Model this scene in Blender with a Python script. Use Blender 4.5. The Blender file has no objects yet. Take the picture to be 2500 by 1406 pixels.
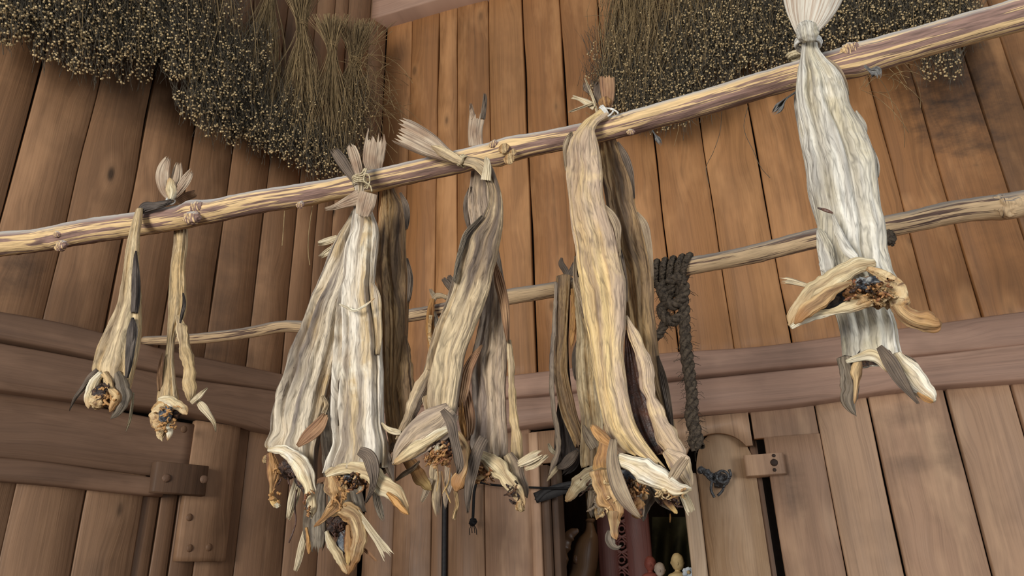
import bpy, math, random
import numpy as np
from mathutils import Matrix, Vector

SC = bpy.context.scene
COL = SC.collection
FPX = 1800.0
rng = np.random.default_rng(7)

# ------------------------------------------------------------------ camera, world, lights
CAM = np.array([0.0, 0.0, 1.65])
_up = np.array([-120/FPX, 4300/FPX, -1.0]); _up /= np.linalg.norm(_up)
_fw = np.array([0, 0, -1.0])
_y = _fw - _up*(_fw @ _up); _y /= np.linalg.norm(_y)
_x = np.cross(_y, _up)
RW = np.array([_x, _y, _up])                 # camera axes -> world axes
cd = bpy.data.cameras.new('camera'); co = bpy.data.objects.new('camera', cd); COL.objects.link(co)
cd.sensor_width = 36.0; cd.lens = 36.0*FPX/2500.0; cd.clip_start = 0.02
co.matrix_world = Matrix.Translation(Vector(CAM)) @ Matrix([list(r) for r in RW]).to_4x4()
SC.camera = co
SC.view_settings.view_transform = 'Standard'
try: SC.view_settings.look = 'None'
except Exception: pass
SC.view_settings.gamma = 1.0
SC.view_settings.use_curve_mapping = False
SC.view_settings.exposure = 0.0
wd = bpy.data.worlds.new('world'); SC.world = wd; wd.use_nodes = True
bg = wd.node_tree.nodes['Background']
bg.inputs[0].default_value = (0.86, 0.92, 1.0, 1); bg.inputs[1].default_value = 0.34
SC.cycles.max_bounces = 5

def area(name, loc, aim, size, power, col):
    l = bpy.data.lights.new(name, 'AREA'); l.shape = 'RECTANGLE'; l.size, l.size_y = size
    l.energy = power; l.color = col
    o = bpy.data.objects.new(name, l); COL.objects.link(o); o.location = loc
    o.rotation_euler = (Vector(aim)-Vector(loc)).to_track_quat('-Z', 'Y').to_euler()
    return o
area('daylight_from_open_door', (-3.4, -3.6, 2.3), (0.8, 2.4, 2.2), (2.0, 2.2), 362, (1.0, 0.96, 0.90))
area('fill_light', (2.9, -1.6, 1.9), (1.1, 2.6, 2.2), (1.3, 1.3), 58, (0.94, 0.97, 1.0))  # unseen fill light, added to brighten from the right

# ------------------------------------------------------------------ vertical planes in the place
def rays(x, y):
    x = np.asarray(x, float); y = np.asarray(y, float)
    d = np.stack([(x-1250)/FPX, (703-y)/FPX, -np.ones_like(x)], -1)
    return d @ RW.T
class Plane:                                  # a vertical plane; off = metres towards the viewer's side
    def __init__(s, p0, dirh):
        s.d = np.array([dirh[0], dirh[1], 0.0]); s.d /= np.linalg.norm(s.d)
        n = np.array([-s.d[1], s.d[0], 0.0]); p = np.array([p0[0], p0[1], 0.0])
        if n @ p > 0: n = -n
        s.n = n; s.p = p
    def un(s, x, y, off=0.0):
        r = rays(x, y); off = np.asarray(off, float)
        t = (s.n @ s.p + off)/(r @ s.n)
        return CAM + r*t[..., None]
    def at(s, t, z, off=0.0):                 # t metres along the plane from its origin
        return s.p + s.d*t + s.n*off + np.array([0, 0, z])
    def tz(s, x, y, off=0.0):
        p = s.un(x, y, off); return float((p-s.p) @ s.d), float(p[2])
def azv(a): return np.array([math.sin(math.radians(a)), math.cos(math.radians(a))])
CORNER = 3.5*azv(-11.5)
WL = Plane(CORNER, azv(223)); WR = Plane(CORNER, azv(107.5))
def at_h(x, y, h):
    r = rays(x, y); return CAM + r*(h/r[2])
PFa, PFb = at_h(0, 596, .94), at_h(2500, 32, .94)
PF = Plane(PFa[:2], (PFb-PFa)[:2])            # hangs under the near pole
PBa, PBb = at_h(350, 830, .94), at_h(2488, 498, .94)
PB = Plane(PBa[:2], (PBb-PBa)[:2])            # hangs under the far pole

# ------------------------------------------------------------------ noise, splines
def vn(u, v, seed, pu=0):
    T = np.random.default_rng(seed).random((256, 256))
    u = np.asarray(u, float); v = np.asarray(v, float); u, v = np.broadcast_arrays(u, v)
    i = np.floor(u).astype(int); j = np.floor(v).astype(int); a = u-i; b = v-j
    a = a*a*(3-2*a); b = b*b*(3-2*b)
    w = (lambda k: np.mod(k, pu)) if pu else (lambda k: np.mod(k, 256))
    i0 = w(i); i1 = w(i+1); j0 = j % 256; j1 = (j+1) % 256
    return ((T[i0, j0]*(1-a)+T[i1, j0]*a)*(1-b)+(T[i0, j1]*(1-a)+T[i1, j1]*a)*b)*2-1
def spl(P, n, key=None):
    P = np.asarray(P, float)
    k = P if key is None else key
    d = np.linalg.norm(np.diff(k, axis=0), axis=1)+1e-9
    t = np.concatenate([[0], np.cumsum(d)])
    m = np.zeros_like(P)
    if len(P) > 2:
        sl = np.diff(P, axis=0)/d[:, None]
        m[1:-1] = (sl[:-1]*d[1:, None]+sl[1:]*d[:-1, None])/(d[1:]+d[:-1])[:, None]
        m[0] = sl[0]; m[-1] = sl[-1]
    else:
        m[:] = (P[1]-P[0])/d[0]
    q = np.linspace(0, t[-1], n); i = np.clip(np.searchsorted(t, q, 'right')-1, 0, len(P)-2)
    h = (t[i+1]-t[i]); s = (q-t[i])/h; s = s[:, None]; h = h[:, None]
    return ((2*s**3-3*s**2+1)*P[i]+(s**3-2*s**2+s)*h*m[i]+(-2*s**3+3*s**2)*P[i+1]+(s**3-s**2)*h*m[i+1])
def unit(a): return a/(np.linalg.norm(a, axis=-1, keepdims=True)+1e-12)

# ------------------------------------------------------------------ meshes
def mk(name, V, F, mat, parent=None, attrs=None, mi=None, smooth=True):
    V = np.asarray(V, float).reshape(-1, 3)
    if parent is not None:
        V = V-np.array(parent['_o'])
    F = [np.asarray(f, int) for f in (F if isinstance(F, list) else [F]) if len(f)]
    me = bpy.data.meshes.new(name)
    tot = sum(f.size for f in F); nf = sum(len(f) for f in F)
    me.vertices.add(len(V)); me.vertices.foreach_set('co', V.ravel())
    me.loops.add(tot); me.loops.foreach_set('vertex_index', np.concatenate([f.ravel() for f in F]))
    me.polygons.add(nf)
    cnt = np.concatenate([np.full(len(f), f.shape[1]) for f in F])
    me.polygons.foreach_set('loop_start', np.concatenate([[0], np.cumsum(cnt)[:-1]]))
    try: me.polygons.foreach_set('loop_total', cnt)
    except Exception: pass
    if smooth: me.polygons.foreach_set('use_smooth', np.ones(nf, bool))
    for m in (mat if isinstance(mat, (list, tuple)) else [mat]): me.materials.append(m)
    if mi is not None: me.polygons.foreach_set('material_index', mi)
    me.update(calc_edges=True); me.validate()
    for k, a in (attrs or {}).items():
        at = me.attributes.new(k, 'FLOAT', 'POINT'); at.data.foreach_set('value', np.asarray(a, float).ravel())
    o = bpy.data.objects.new(name, me); COL.objects.link(o)
    if parent is not None: o.parent = parent
    o['_o'] = [0.0, 0.0, 0.0] if parent is None else list(parent['_o'])
    return o
def thing(name, label, cat, loc, group=None):
    o = bpy.data.objects.new(name, None); COL.objects.link(o); o.location = tuple(loc)
    o.empty_display_size = 0.05
    o['_o'] = [float(v) for v in loc]; o['label'] = label; o['category'] = cat
    if group: o['group'] = group
    return o
def tag(o, label, cat, group=None, kind=None):
    o['label'] = label; o['category'] = cat
    if group: o['group'] = group
    if kind: o['kind'] = kind
    return o
def struct(o): o['kind'] = 'structure'; return o
def grid_faces(n, m, wrap):
    i = np.arange(n-1)[:, None]*m; j = np.arange(m if wrap else m-1)[None, :]; k = (j+1) % m
    return np.stack([i+j, i+k, i+m+k, i+m+j], -1).reshape(-1, 4)

# ------------------------------------------------------------------ materials
def lin(c): return tuple(((v/255)/12.92 if v/255 <= .04045 else ((v/255+.055)/1.055)**2.4) for v in c)+(1,)
class NT:
    def __init__(s, name):
        s.m = bpy.data.materials.new(name); s.m.use_nodes = True; s.t = s.m.node_tree; s.n = s.t.nodes
        s.b = s.n['Principled BSDF']
    def new(s, k, **kw):
        x = s.n.new(k)
        for a, v in kw.items(): setattr(x, a, v)
        return x
    def put(s, sock, v):
        if isinstance(v, bpy.types.NodeSocket): s.t.links.new(v, sock)
        else: sock.default_value = v
    def attr(s, nm): return s.new('ShaderNodeAttribute', attribute_name=nm).outputs['Fac']
    def math(s, op, a, b=0.0, c=None):
        x = s.new('ShaderNodeMath', operation=op); s.put(x.inputs[0], a); s.put(x.inputs[1], b)
        if c is not None: s.put(x.inputs[2], c)
        return x.outputs[0]
    def comb(s, a, b, c):
        x = s.new('ShaderNodeCombineXYZ')
        for i, v in enumerate((a, b, c)): s.put(x.inputs[i], v)
        return x.outputs[0]
    def noise(s, vec, scale=1.0, detail=3.0, rough=.55, dist=0.0):
        x = s.new('ShaderNodeTexNoise'); s.put(x.inputs['Vector'], vec)
        x.inputs['Scale'].default_value = scale; x.inputs['Detail'].default_value = detail
        x.inputs['Roughness'].default_value = rough; x.inputs['Distortion'].default_value = dist
        return x.outputs['Fac']
    def rng(s, v, a, b, c=0.0, d=1.0):
        x = s.new('ShaderNodeMapRange'); s.put(x.inputs[0], v)
        for i, q in enumerate((a, b, c, d)): x.inputs[i+1].default_value = q
        return x.outputs[0]
    def mix(s, f, a, b, mode='MIX'):
        x = s.new('ShaderNodeMix', data_type='RGBA', blend_type=mode)
        s.put(x.inputs[0], f); s.put(x.inputs[6], a); s.put(x.inputs[7], b); return x.outputs[2]
    def bump(s, h, strength, dist, nrm=None):
        x = s.new('ShaderNodeBump'); s.put(x.inputs['Height'], h)
        x.inputs['Strength'].default_value = strength; x.inputs['Distance'].default_value = dist
        if nrm is not None: s.t.links.new(nrm, x.inputs['Normal'])
        return x.outputs['Normal']
    def done(s, col, rough=.7, nrm=None, spec=.3):
        s.put(s.b.inputs['Base Color'], col); s.put(s.b.inputs['Roughness'], rough)
        s.b.inputs['Specular IOR Level'].default_value = spec
        if nrm is not None: s.t.links.new(nrm, s.b.inputs['Normal'])
        return s.m
def skin(name, base, tan, dark, seed, bl=.5, spec=.3, rough=.6, tip=None):
    t = NT(name); su, sv = t.attr('su'), t.attr('sv')
    def c(a, b, z): return t.comb(t.math('MULTIPLY', su, a), t.math('MULTIPLY', sv, b), z)
    warp = t.noise(c(18, 9, seed+3.3), 1, 2)
    su2 = t.math('MULTIPLY_ADD', warp, .02, su)
    def c2(a, b, z): return t.comb(t.math('MULTIPLY', su2, a), t.math('MULTIPLY', sv, b), z)
    n1 = t.noise(c2(60, 2.4, seed), 1, 3, .55); n2 = t.noise(c2(170, 7, seed+9), 1, 3, .6)
    n3 = t.noise(c2(26, 3, seed+20), 1, 3, .55); n4 = t.noise(c2(430, 38, seed+31), 1, 3, .6, .3)
    n5 = t.noise(c2(15, 10, seed+44), 1, 4, .65)
    rd = t.math('ABSOLUTE', t.math('MULTIPLY_ADD', t.noise(c2(120, 9, seed+52), 1, 2, .5), 2.0, -1.0))   # creases
    cr = t.rng(rd, .0, .09, 1.0, 0.0)
    hi = tuple(min(255, v*1.10+10) for v in base)
    col = t.mix(t.rng(n3, .44, .58), lin(base), lin(tan))
    col = t.mix(t.math('MULTIPLY', t.rng(n5, .52, .66), .55), col, lin(hi))
    col = t.mix(t.math('MULTIPLY', t.rng(n1, .47, .62), bl), col, lin(dark))
    col = t.mix(t.math('MULTIPLY', t.rng(n2, .52, .68), .50), col, lin(tuple(v*.9 for v in dark)))
    col = t.mix(t.math('MULTIPLY', t.rng(n4, .52, .70), .38), col, lin(tuple(v*.60 for v in dark)))
    col = t.mix(t.math('MULTIPLY', cr, .42), col, lin(tuple(v*.50 for v in dark)))
    if tip is not None:
        tv = t.attr('tv'); col = t.mix(t.rng(t.math('ADD', tv, t.math('MULTIPLY_ADD', n5, 1.2, -.6)), .62, .95), col, lin(tip))
    b = t.bump(n1, .5, .010); b = t.bump(n2, .6, .005, b); b = t.bump(cr, -.6, .003, b); b = t.bump(n4, .6, .0016, b)
    return t.done(col, t.rng(n4, .3, .7, rough-.12, rough+.12), b, spec)
def finmat(name, base, dark, tip, seed, rays_=420):
    t = NT(name); su, sv = t.attr('su'), t.attr('sv')
    def c(a, b, z): return t.comb(t.math('MULTIPLY', su, a), t.math('MULTIPLY', sv, b), z)
    n1 = t.noise(c(rays_, 5, seed), 1, 2, .5); n2 = t.noise(c(40, 16, seed+5), 1, 3); n3 = t.noise(c(90, 14, seed+8), 1, 3)
    col = t.mix(t.rng(n2, .35, .65), lin(base), lin(tip))
    col = t.mix(t.math('MULTIPLY', t.rng(n1, .45, .66), .75), col, lin(dark))
    col = t.mix(t.math('MULTIPLY', t.rng(n3, .55, .75), .5), col, lin(tuple(v*.7 for v in dark)))
    b = t.bump(n1, .6, .003); b = t.bump(n3, .4, .004, b)
    return t.done(col, .62, b, .25)
def lumpmat(name, c1, c2, c3, seed, sc=90, rough=.55):
    t = NT(name); tc = t.new('ShaderNodeTexCoord').outputs['Object']
    n1 = t.noise(tc, sc, 4, .6, .6); n2 = t.noise(tc, sc*.35, 3, .5, 1.0); n3 = t.noise(tc, sc*3, 3)
    col = t.mix(t.rng(n2, .4, .6), lin(c1), lin(c2)); col = t.mix(t.rng(n1, .5, .68), col, lin(c3))
    b = t.bump(n1, .7, .006); b = t.bump(n3, .4, .002, b)
    return t.done(col, rough, b, .35)
def wood(name, cs, seed=0.0, gsc=1.0, rough=.55, spec=.3, knots=True, soot=.35, spots=()):
    """cs = three tones picked by the plank's own attribute pt; su across, sv along the grain"""
    t = NT(name); su, sv, pt, po = (t.attr(k) for k in ('su', 'sv', 'pt', 'po'))
    z = t.math('MULTIPLY_ADD', po, 37.0, seed)
    def c(a, b, zz=0.0): return t.comb(t.math('MULTIPLY', su, a*gsc), t.math('MULTIPLY', sv, b*gsc), t.math('ADD', z, zz))
    vo = t.new('ShaderNodeTexVoronoi', feature='F1'); vo.inputs['Randomness'].default_value = 1.0
    vo.inputs['Scale'].default_value = 1.0
    t.t.links.new(c(6.5, 2.4), vo.inputs['Vector']); vd = vo.outputs['Distance']
    swirl = t.math('MULTIPLY', t.rng(vd, .0, .42, 1.0, .0), .03)
    su2 = t.math('ADD', t.math('ADD', su, swirl), t.math('MULTIPLY', t.noise(c(5, 1.1, 2.2), 1, 2), .035))
    def c2(a, b, zz=0.0): return t.comb(t.math('MULTIPLY', su2, a*gsc), t.math('MULTIPLY', sv, b*gsc), t.math('ADD', z, zz))
    g1 = t.noise(c2(55, .9), 1, 3, .6); g2 = t.noise(c2(210, 4.0, 5), 1, 3, .6); g3 = t.noise(c(7, 1.6, 9), 1, 4, .6)
    g4 = t.noise(c(2.2, 2.0, 13), 1, 4, .65)
    col = t.mix(t.rng(pt, 0, .5), lin(cs[0]), lin(cs[1])); col = t.mix(t.rng(pt, .5, 1.0), col, lin(cs[2]))
    dk = lambda k: lin(tuple(v*k for v in cs[0]))
    col = t.mix(t.math('MULTIPLY', t.rng(g1, .40, .72), .50), col, lin((128, 76, 42)), 'MULTIPLY') if False else t.mix(t.math('MULTIPLY', t.rng(g1, .44, .74), .42), col, dk(.78))
    col = t.mix(t.math('MULTIPLY', t.rng(g2, .50, .75), .30), col, dk(.62))
    col = t.mix(t.math('MULTIPLY', t.rng(g3, .50, .70), .50), col, lin(tuple(min(255, v*1.14+6) for v in cs[2])))
    col = t.mix(t.math('MULTIPLY', t.rng(vd, .05, .30, .55, 0.0), t.rng(t.noise(c(3, 3, 40), 1, 1), .45, .55)), col, lin(tuple(min(255, v*1.12+8) for v in cs[2]))) if knots else col
    col = t.mix(t.math('MULTIPLY', t.rng(g4, .52, .76), soot), col, dk(.48))
    if knots:
        kn = t.math('MULTIPLY', t.rng(vd, .05, .10, 1.0, 0.0), t.rng(t.noise(c(3, 3, 40), 1, 1), .45, .55))
        ring = t.math('MULTIPLY', t.rng(vd, .06, .16, .5, 0.0), t.rng(t.noise(c(3, 3, 40), 1, 1), .45, .55))
        col = t.mix(ring, col, dk(.72)); col = t.mix(t.math('MULTIPLY', kn, .8), col, dk(.42))
    for (tx, zx, rt_, rz_, k_) in spots:      # soot and water stains, each where it is on the boards
        ex = t.math('DIVIDE', t.math('SUBTRACT', su, tx), rt_); ez = t.math('DIVIDE', t.math('SUBTRACT', sv, zx), rz_)
        dd = t.math('ADD', t.math('MULTIPLY', ex, ex), t.math('MULTIPLY', ez, ez))
        dd = t.math('ADD', dd, t.math('MULTIPLY_ADD', t.noise(c(9, 14, 60), 1, 4, .65), 4.0, -2.0))
        col = t.mix(t.math('MULTIPLY', t.rng(dd, -.6, 1.7, 1.0, 0.0), k_), col, lin((44, 37, 33)))
    b = t.bump(g1, .35, .004); b = t.bump(g2, .35, .0015, b)
    return t.done(col, t.rng(g3, .3, .7, rough-.1, rough+.12), b, spec)
def barkpole(name, woodc, barkc, dust, seed, th=.5):
    t = NT(name); su, sv = t.attr('su'), t.attr('sv')
    def c(a, b, z): return t.comb(t.math('MULTIPLY', su, a), t.math('MULTIPLY', sv, b), z)
    n1 = t.noise(c(95, 3.6, seed), 1, 3, .6, .5); n2 = t.noise(c(160, 14, seed+4), 1, 3, .6); n3 = t.noise(c(16, 3.0, seed+8), 1, 2)
    n5 = t.noise(c(300, 60, seed+15), 1, 3)
    col = t.mix(t.rng(n2, .35, .7), lin(woodc), lin(tuple(v*.80 for v in woodc)))
    msk = t.rng(t.math('ADD', n1, t.math('MULTIPLY_ADD', n3, .5, -.25)), th-.015, th+.02)
    bk = t.mix(t.rng(n2, .4, .65), lin(barkc), lin(tuple(v*.72 for v in barkc)))
    col = t.mix(msk, col, bk)
    geo = t.new('ShaderNodeNewGeometry'); sx = t.new('ShaderNodeSeparateXYZ'); t.t.links.new(geo.outputs['Normal'], sx.inputs[0])
    top_m = t.math('MULTIPLY', t.rng(t.math('ADD', sx.outputs[2], t.math('MULTIPLY_ADD', n2, .5, -.25)), .15, .6), .9)
    col = t.mix(top_m, col, lin(dust))  # faces turned upward get a paler grey tint
    b = t.bump(msk, .5, .002); b = t.bump(n2, .5, .003, b); b = t.bump(n5, .3, .001, b)
    return t.done(col, .72, b, .25)
def plain(name, c, rough=.8, spec=.2, c2=None, sc=60, metal=0.0):
    t = NT(name); tc = t.new('ShaderNodeTexCoord').outputs['Object']
    n = t.noise(tc, sc, 4, .6); col = t.mix(t.rng(n, .35, .65), lin(c), lin(c2 or tuple(v*.75 for v in c)))
    t.b.inputs['Metallic'].default_value = metal
    return t.done(col, rough, t.bump(n, .4, .003), spec)

M = {}
M['silver'] = skin('skin_silver', (228, 218, 200), (200, 176, 136), (132, 118, 106), 1.0, .8)
M['silver2'] = skin('skin_silver2', (208, 194, 170), (186, 160, 118), (112, 100, 92), 4.0, .9)
M['gold'] = skin('skin_gold', (224, 194, 138), (198, 174, 146), (140, 116, 104), 11.0, .6)
M['tan'] = skin('skin_tan', (208, 186, 148), (170, 146, 114), (98, 84, 74), 17.0, .9)
M['tan2'] = skin('skin_tan2', (188, 166, 138), (168, 150, 132), (116, 100, 90), 22.0, .7)
M['brown'] = skin('skin_brown', (190, 156, 108), (160, 130, 96), (98, 80, 66), 27.0, .75)
M['grey'] = skin('skin_grey', (218, 213, 200), (206, 196, 170), (150, 143, 134), 33.0, .65, .2, .75)
M['yellow'] = skin('skin_yellow', (218, 196, 156), (196, 168, 122), (134, 114, 92), 41.0, .75)
M['ldark'] = skin('skin_dark_inner', (92, 82, 74), (70, 62, 58), (40, 36, 34), 49.0, .7)
M['dgrey'] = skin('skin_dark_grey', (144, 132, 114), (114, 100, 84), (62, 54, 46), 47.0, .7)
M['orange'] = skin('skin_orange', (196, 148, 88), (180, 130, 76), (122, 82, 50), 51.0, .5)
M['bone'] = skin('bone_cream', (236, 226, 198), (218, 198, 156), (158, 128, 92), 55.0, .75, .3, .6, (190, 154, 108))
M['bone_w'] = skin('bone_white', (246, 238, 216), (230, 212, 170), (178, 144, 104), 57.0, .5)
M['bone_o'] = skin('bone_orange', (218, 190, 142), (192, 150, 98), (126, 90, 60), 59.0, .75, .3, .6, (158, 114, 70))
M['bone_b'] = skin('bone_brown', (186, 144, 92), (164, 118, 72), (92, 60, 44), 63.0, .8, .3, .6, (206, 172, 112))
M['fin'] = finmat('fin_grey_brown', (140, 120, 100), (70, 58, 50), (178, 160, 132), 2.0)
M['fin_d'] = finmat('fin_dark', (98, 86, 76), (46, 40, 36), (128, 112, 96), 6.0)
M['fin_c'] = finmat('fin_cream', (206, 190, 156), (130, 112, 88), (222, 208, 178), 9.0)
M['fin_t'] = finmat('fin_tail', (162, 136, 112), (98, 80, 68), (196, 178, 154), 13.0)
M['fin_g'] = finmat('fin_grey_tail', (208, 200, 184), (150, 118, 94), (214, 206, 190), 15.0, 260)
M['fin_b'] = finmat('fin_brown', (146, 110, 82), (82, 58, 44), (176, 140, 104), 19.0)
M['cav'] = lumpmat('dried_cavity', (62, 46, 38), (40, 32, 32), (104, 74, 50), 1.0)
M['flesh'] = lumpmat('dried_flesh', (190, 144, 92), (132, 84, 56), (56, 44, 42), 3.0)
M['flesh_l'] = lumpmat('pale_flesh', (214, 190, 146), (182, 142, 92), (112, 84, 60), 5.0)
M['lin_d'] = lumpmat('belly_lining', (70, 50, 42), (96, 64, 50), (44, 34, 32), 8.0, 40, .45)
M['blue'] = lumpmat('blue_grey_membrane', (86, 92, 100), (48, 50, 56), (150, 150, 146), 9.0, 70, .4)
M['string'] = plain('twine', (206, 192, 160), .85, .1, (160, 144, 112), 300)
M['string_w'] = plain('white_twine', (226, 226, 220), .85, .1, (190, 186, 176), 300)
M['rope'] = plain('tarred_rope', (94, 82, 68), .85, .2, (52, 45, 39), 120)
M['dust'] = plain('dust', (132, 130, 126), .95, .05, (100, 98, 96), 200)
M['iron'] = plain('wrought_iron', (112, 112, 112), .5, .4, (50, 49, 48), 160, .3)
M['iron_d'] = plain('blackened_iron', (40, 37, 36), .6, .3, (28, 26, 26), 80)
M['black'] = plain('black_cord', (26, 24, 24), .7, .2)
M['gap'] = plain('gap_dark', (20, 15, 12), .9, .05)
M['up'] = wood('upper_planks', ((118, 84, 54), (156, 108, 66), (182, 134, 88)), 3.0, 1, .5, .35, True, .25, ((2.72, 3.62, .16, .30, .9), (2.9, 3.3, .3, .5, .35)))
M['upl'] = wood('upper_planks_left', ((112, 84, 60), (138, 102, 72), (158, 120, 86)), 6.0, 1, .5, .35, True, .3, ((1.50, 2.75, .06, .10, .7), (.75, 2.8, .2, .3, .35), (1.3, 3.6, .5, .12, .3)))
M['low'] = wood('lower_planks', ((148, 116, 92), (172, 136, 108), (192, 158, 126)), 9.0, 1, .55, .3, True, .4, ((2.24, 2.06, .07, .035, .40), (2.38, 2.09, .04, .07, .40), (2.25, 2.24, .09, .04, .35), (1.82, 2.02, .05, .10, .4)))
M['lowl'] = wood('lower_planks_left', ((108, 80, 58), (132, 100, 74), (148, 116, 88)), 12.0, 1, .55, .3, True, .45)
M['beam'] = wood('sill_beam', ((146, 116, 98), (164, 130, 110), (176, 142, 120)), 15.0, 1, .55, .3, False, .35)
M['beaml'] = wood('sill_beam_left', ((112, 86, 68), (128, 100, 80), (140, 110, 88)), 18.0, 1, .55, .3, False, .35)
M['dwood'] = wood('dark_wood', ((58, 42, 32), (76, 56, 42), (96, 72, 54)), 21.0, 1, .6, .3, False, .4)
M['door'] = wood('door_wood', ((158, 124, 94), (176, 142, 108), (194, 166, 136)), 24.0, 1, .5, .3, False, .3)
M['pole'] = barkpole('pole_bark', (232, 198, 146), (150, 120, 108), (186, 182, 176), 1.0, .49)
M['pole2'] = barkpole('pole_bark_far', (220, 188, 146), (112, 88, 76), (150, 140, 130), 5.0, .57)
M['stem'] = finmat('flax_stems', (144, 120, 84), (78, 64, 48), (184, 158, 114), 3.0, 200)
M['twig'] = plain('flax_twigs', (112, 105, 92), .85, .15, (74, 68, 58), 30)
M['seed'] = plain('flax_bolls', (224, 200, 152), .6, .25, (172, 146, 104), 25)

# ------------------------------------------------------------------ generic traced shapes (each gets its own distance, size and thickness)
def loft(name, parent, mat, st, pl, off=0.0, thick=.55, n=190, m=128, seed=0, ridge=.10, grooves=5, cavity=True, trans=None):
    st = np.asarray(st, float); off = np.broadcast_to(np.asarray(off, float), (len(st),)) if np.ndim(off) == 0 else np.interp(np.linspace(0, 1, len(st)), np.linspace(0, 1, len(off)), off)
    L = pl.un(st[:, 0], st[:, 1], off); R = pl.un(st[:, 2], st[:, 3], off)
    LR = spl(np.hstack([L, R]), n, (L+R)/2); L, R = LR[:, :3], LR[:, 3:]
    c = (L+R)/2; a = (R-L)/2; hw = np.linalg.norm(a, axis=1); ah = unit(a)
    tg = unit(np.gradient(c, axis=0)); nr = unit(np.cross(tg, ah))
    s = np.sign(np.sum(nr*(CAM-c), 1)); nr = nr*np.where(s == 0, 1, s)[:, None]
    for _ in range(3): nr[1:-1] = unit(nr[:-2]+nr[1:-1]*2+nr[2:])
    ln = np.concatenate([[0], np.cumsum(np.linalg.norm(np.diff(c, axis=0), axis=1))])
    r = np.random.default_rng(seed)
    th = np.linspace(-math.pi/2, 1.5*math.pi, m, endpoint=False)
    TH, LN = np.meshgrid(th, ln); U = (TH+math.pi/2)/(2*math.pi)
    k = vn(U*7, LN*5, seed, 7)*.5+vn(U*15, LN*9, seed+1, 15)*.32+vn(U*31, LN*22, seed+2, 31)*.22+vn(U*60, LN*60, seed+3, 60)*.10
    Uw = U+.012*vn(U*9, LN*14, seed+14, 9)
    cr = (1-np.abs(vn(Uw*44, LN*13, seed+11, 44)))**4*.30+(1-np.abs(vn(Uw*26, LN*8, seed+12, 26)))**6*.40+(1-np.abs(vn(Uw*80, LN*34, seed+13, 80)))**4*.14
    d = ridge*(k-cr)
    for g in range(grooves):
        c0 = math.radians(r.uniform(20, 160)); wv = vn(LN*3+g*7, np.zeros_like(LN), seed+5)*.35
        x = (TH-c0-wv)/math.radians(r.uniform(5, 11)); am = r.uniform(.5, 1.6)*ridge
        d = d-am*np.exp(-x*x)+am*.6*np.exp(-(x-2.0)**2)
    env = np.clip(np.minimum(LN/.04, 1), .3, 1)
    d = d*env
    cx = np.cos(TH)*(1+d*.45+.035*vn(LN*30, np.sign(np.cos(TH))*3+9, seed+8)); sy = np.sign(np.sin(TH))*np.abs(np.sin(TH))**.85*thick+np.where(np.sin(TH) > -.2, d*1.1, d*.5)
    V = c[:, None]+a[:, None]*cx[..., None]+nr[:, None]*(hw[:, None]*sy)[..., None]
    if trans is not None: V = V+trans
    circ = np.cumsum(np.concatenate([[0], np.full(m-1, 1.0)]))/m
    su = circ[None, :]*(hw[:, None]*3.0*0+hw.max()*3.4); sv = LN
    # ragged lower rim, then the hollow opening
    V[-1] += tg[-1]*(vn(U[-1]*24, np.zeros(m), seed+9, 24)*.006)[:, None]
    F = [grid_faces(n, m, True)]; mi = [np.zeros(len(F[0]), int)]
    SU = [np.broadcast_to(su, (n, m)).ravel()]; SV = [sv.ravel()]; VV = [V.reshape(-1, 3)]
    if cavity:
        base = V[-1]; ce = base.mean(0); rings = [base]
        for q, up in ((.86, .02), (.78, .12), (.6, .3), (.3, .5)):
            rings.append(ce+(base-ce)*q-tg[-1]*hw[-1]*up*1.5)
        R2 = np.array(rings[1:]).reshape(-1, 3); n0 = n*m
        idx = np.concatenate([np.arange((n-1)*m, n*m), n0+np.arange(4*m)])
        f2 = idx[grid_faces(5, m, True)]; F.append(f2); mi.append(np.where(np.arange(len(f2)) < m, 0, 1))
        VV.append(R2); SU.append(np.tile(circ, 4)); SV.append(np.full(4*m, ln[-1]))
        end = np.arange(n0+3*m, n0+4*m)
    else:
        end = np.arange((n-1)*m, n*m)
    nv = sum(len(v) for v in VV); VV.append(V[0].mean(0)[None]-tg[0]*hw[0]*.3); VV.append((np.vstack(VV)[end]).mean(0)[None])
    SU.append([0, 0]); SV.append([0, ln[-1]])
    j = np.arange(m); k2 = (j+1) % m
    f3 = np.vstack([np.stack([k2, j, np.full(m, nv)], -1), np.stack([end[j], end[k2], np.full(m, nv+1)], -1)])
    F.append(f3); mi.append(np.concatenate([np.zeros(m, int), np.full(m, 1 if cavity else 0)]))
    return mk(name, np.vstack(VV), F, [mat, M['cav']], parent, {'su': np.concatenate([np.ravel(x) for x in SU]), 'sv': np.concatenate([np.ravel(x) for x in SV])}, np.concatenate(mi))
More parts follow.
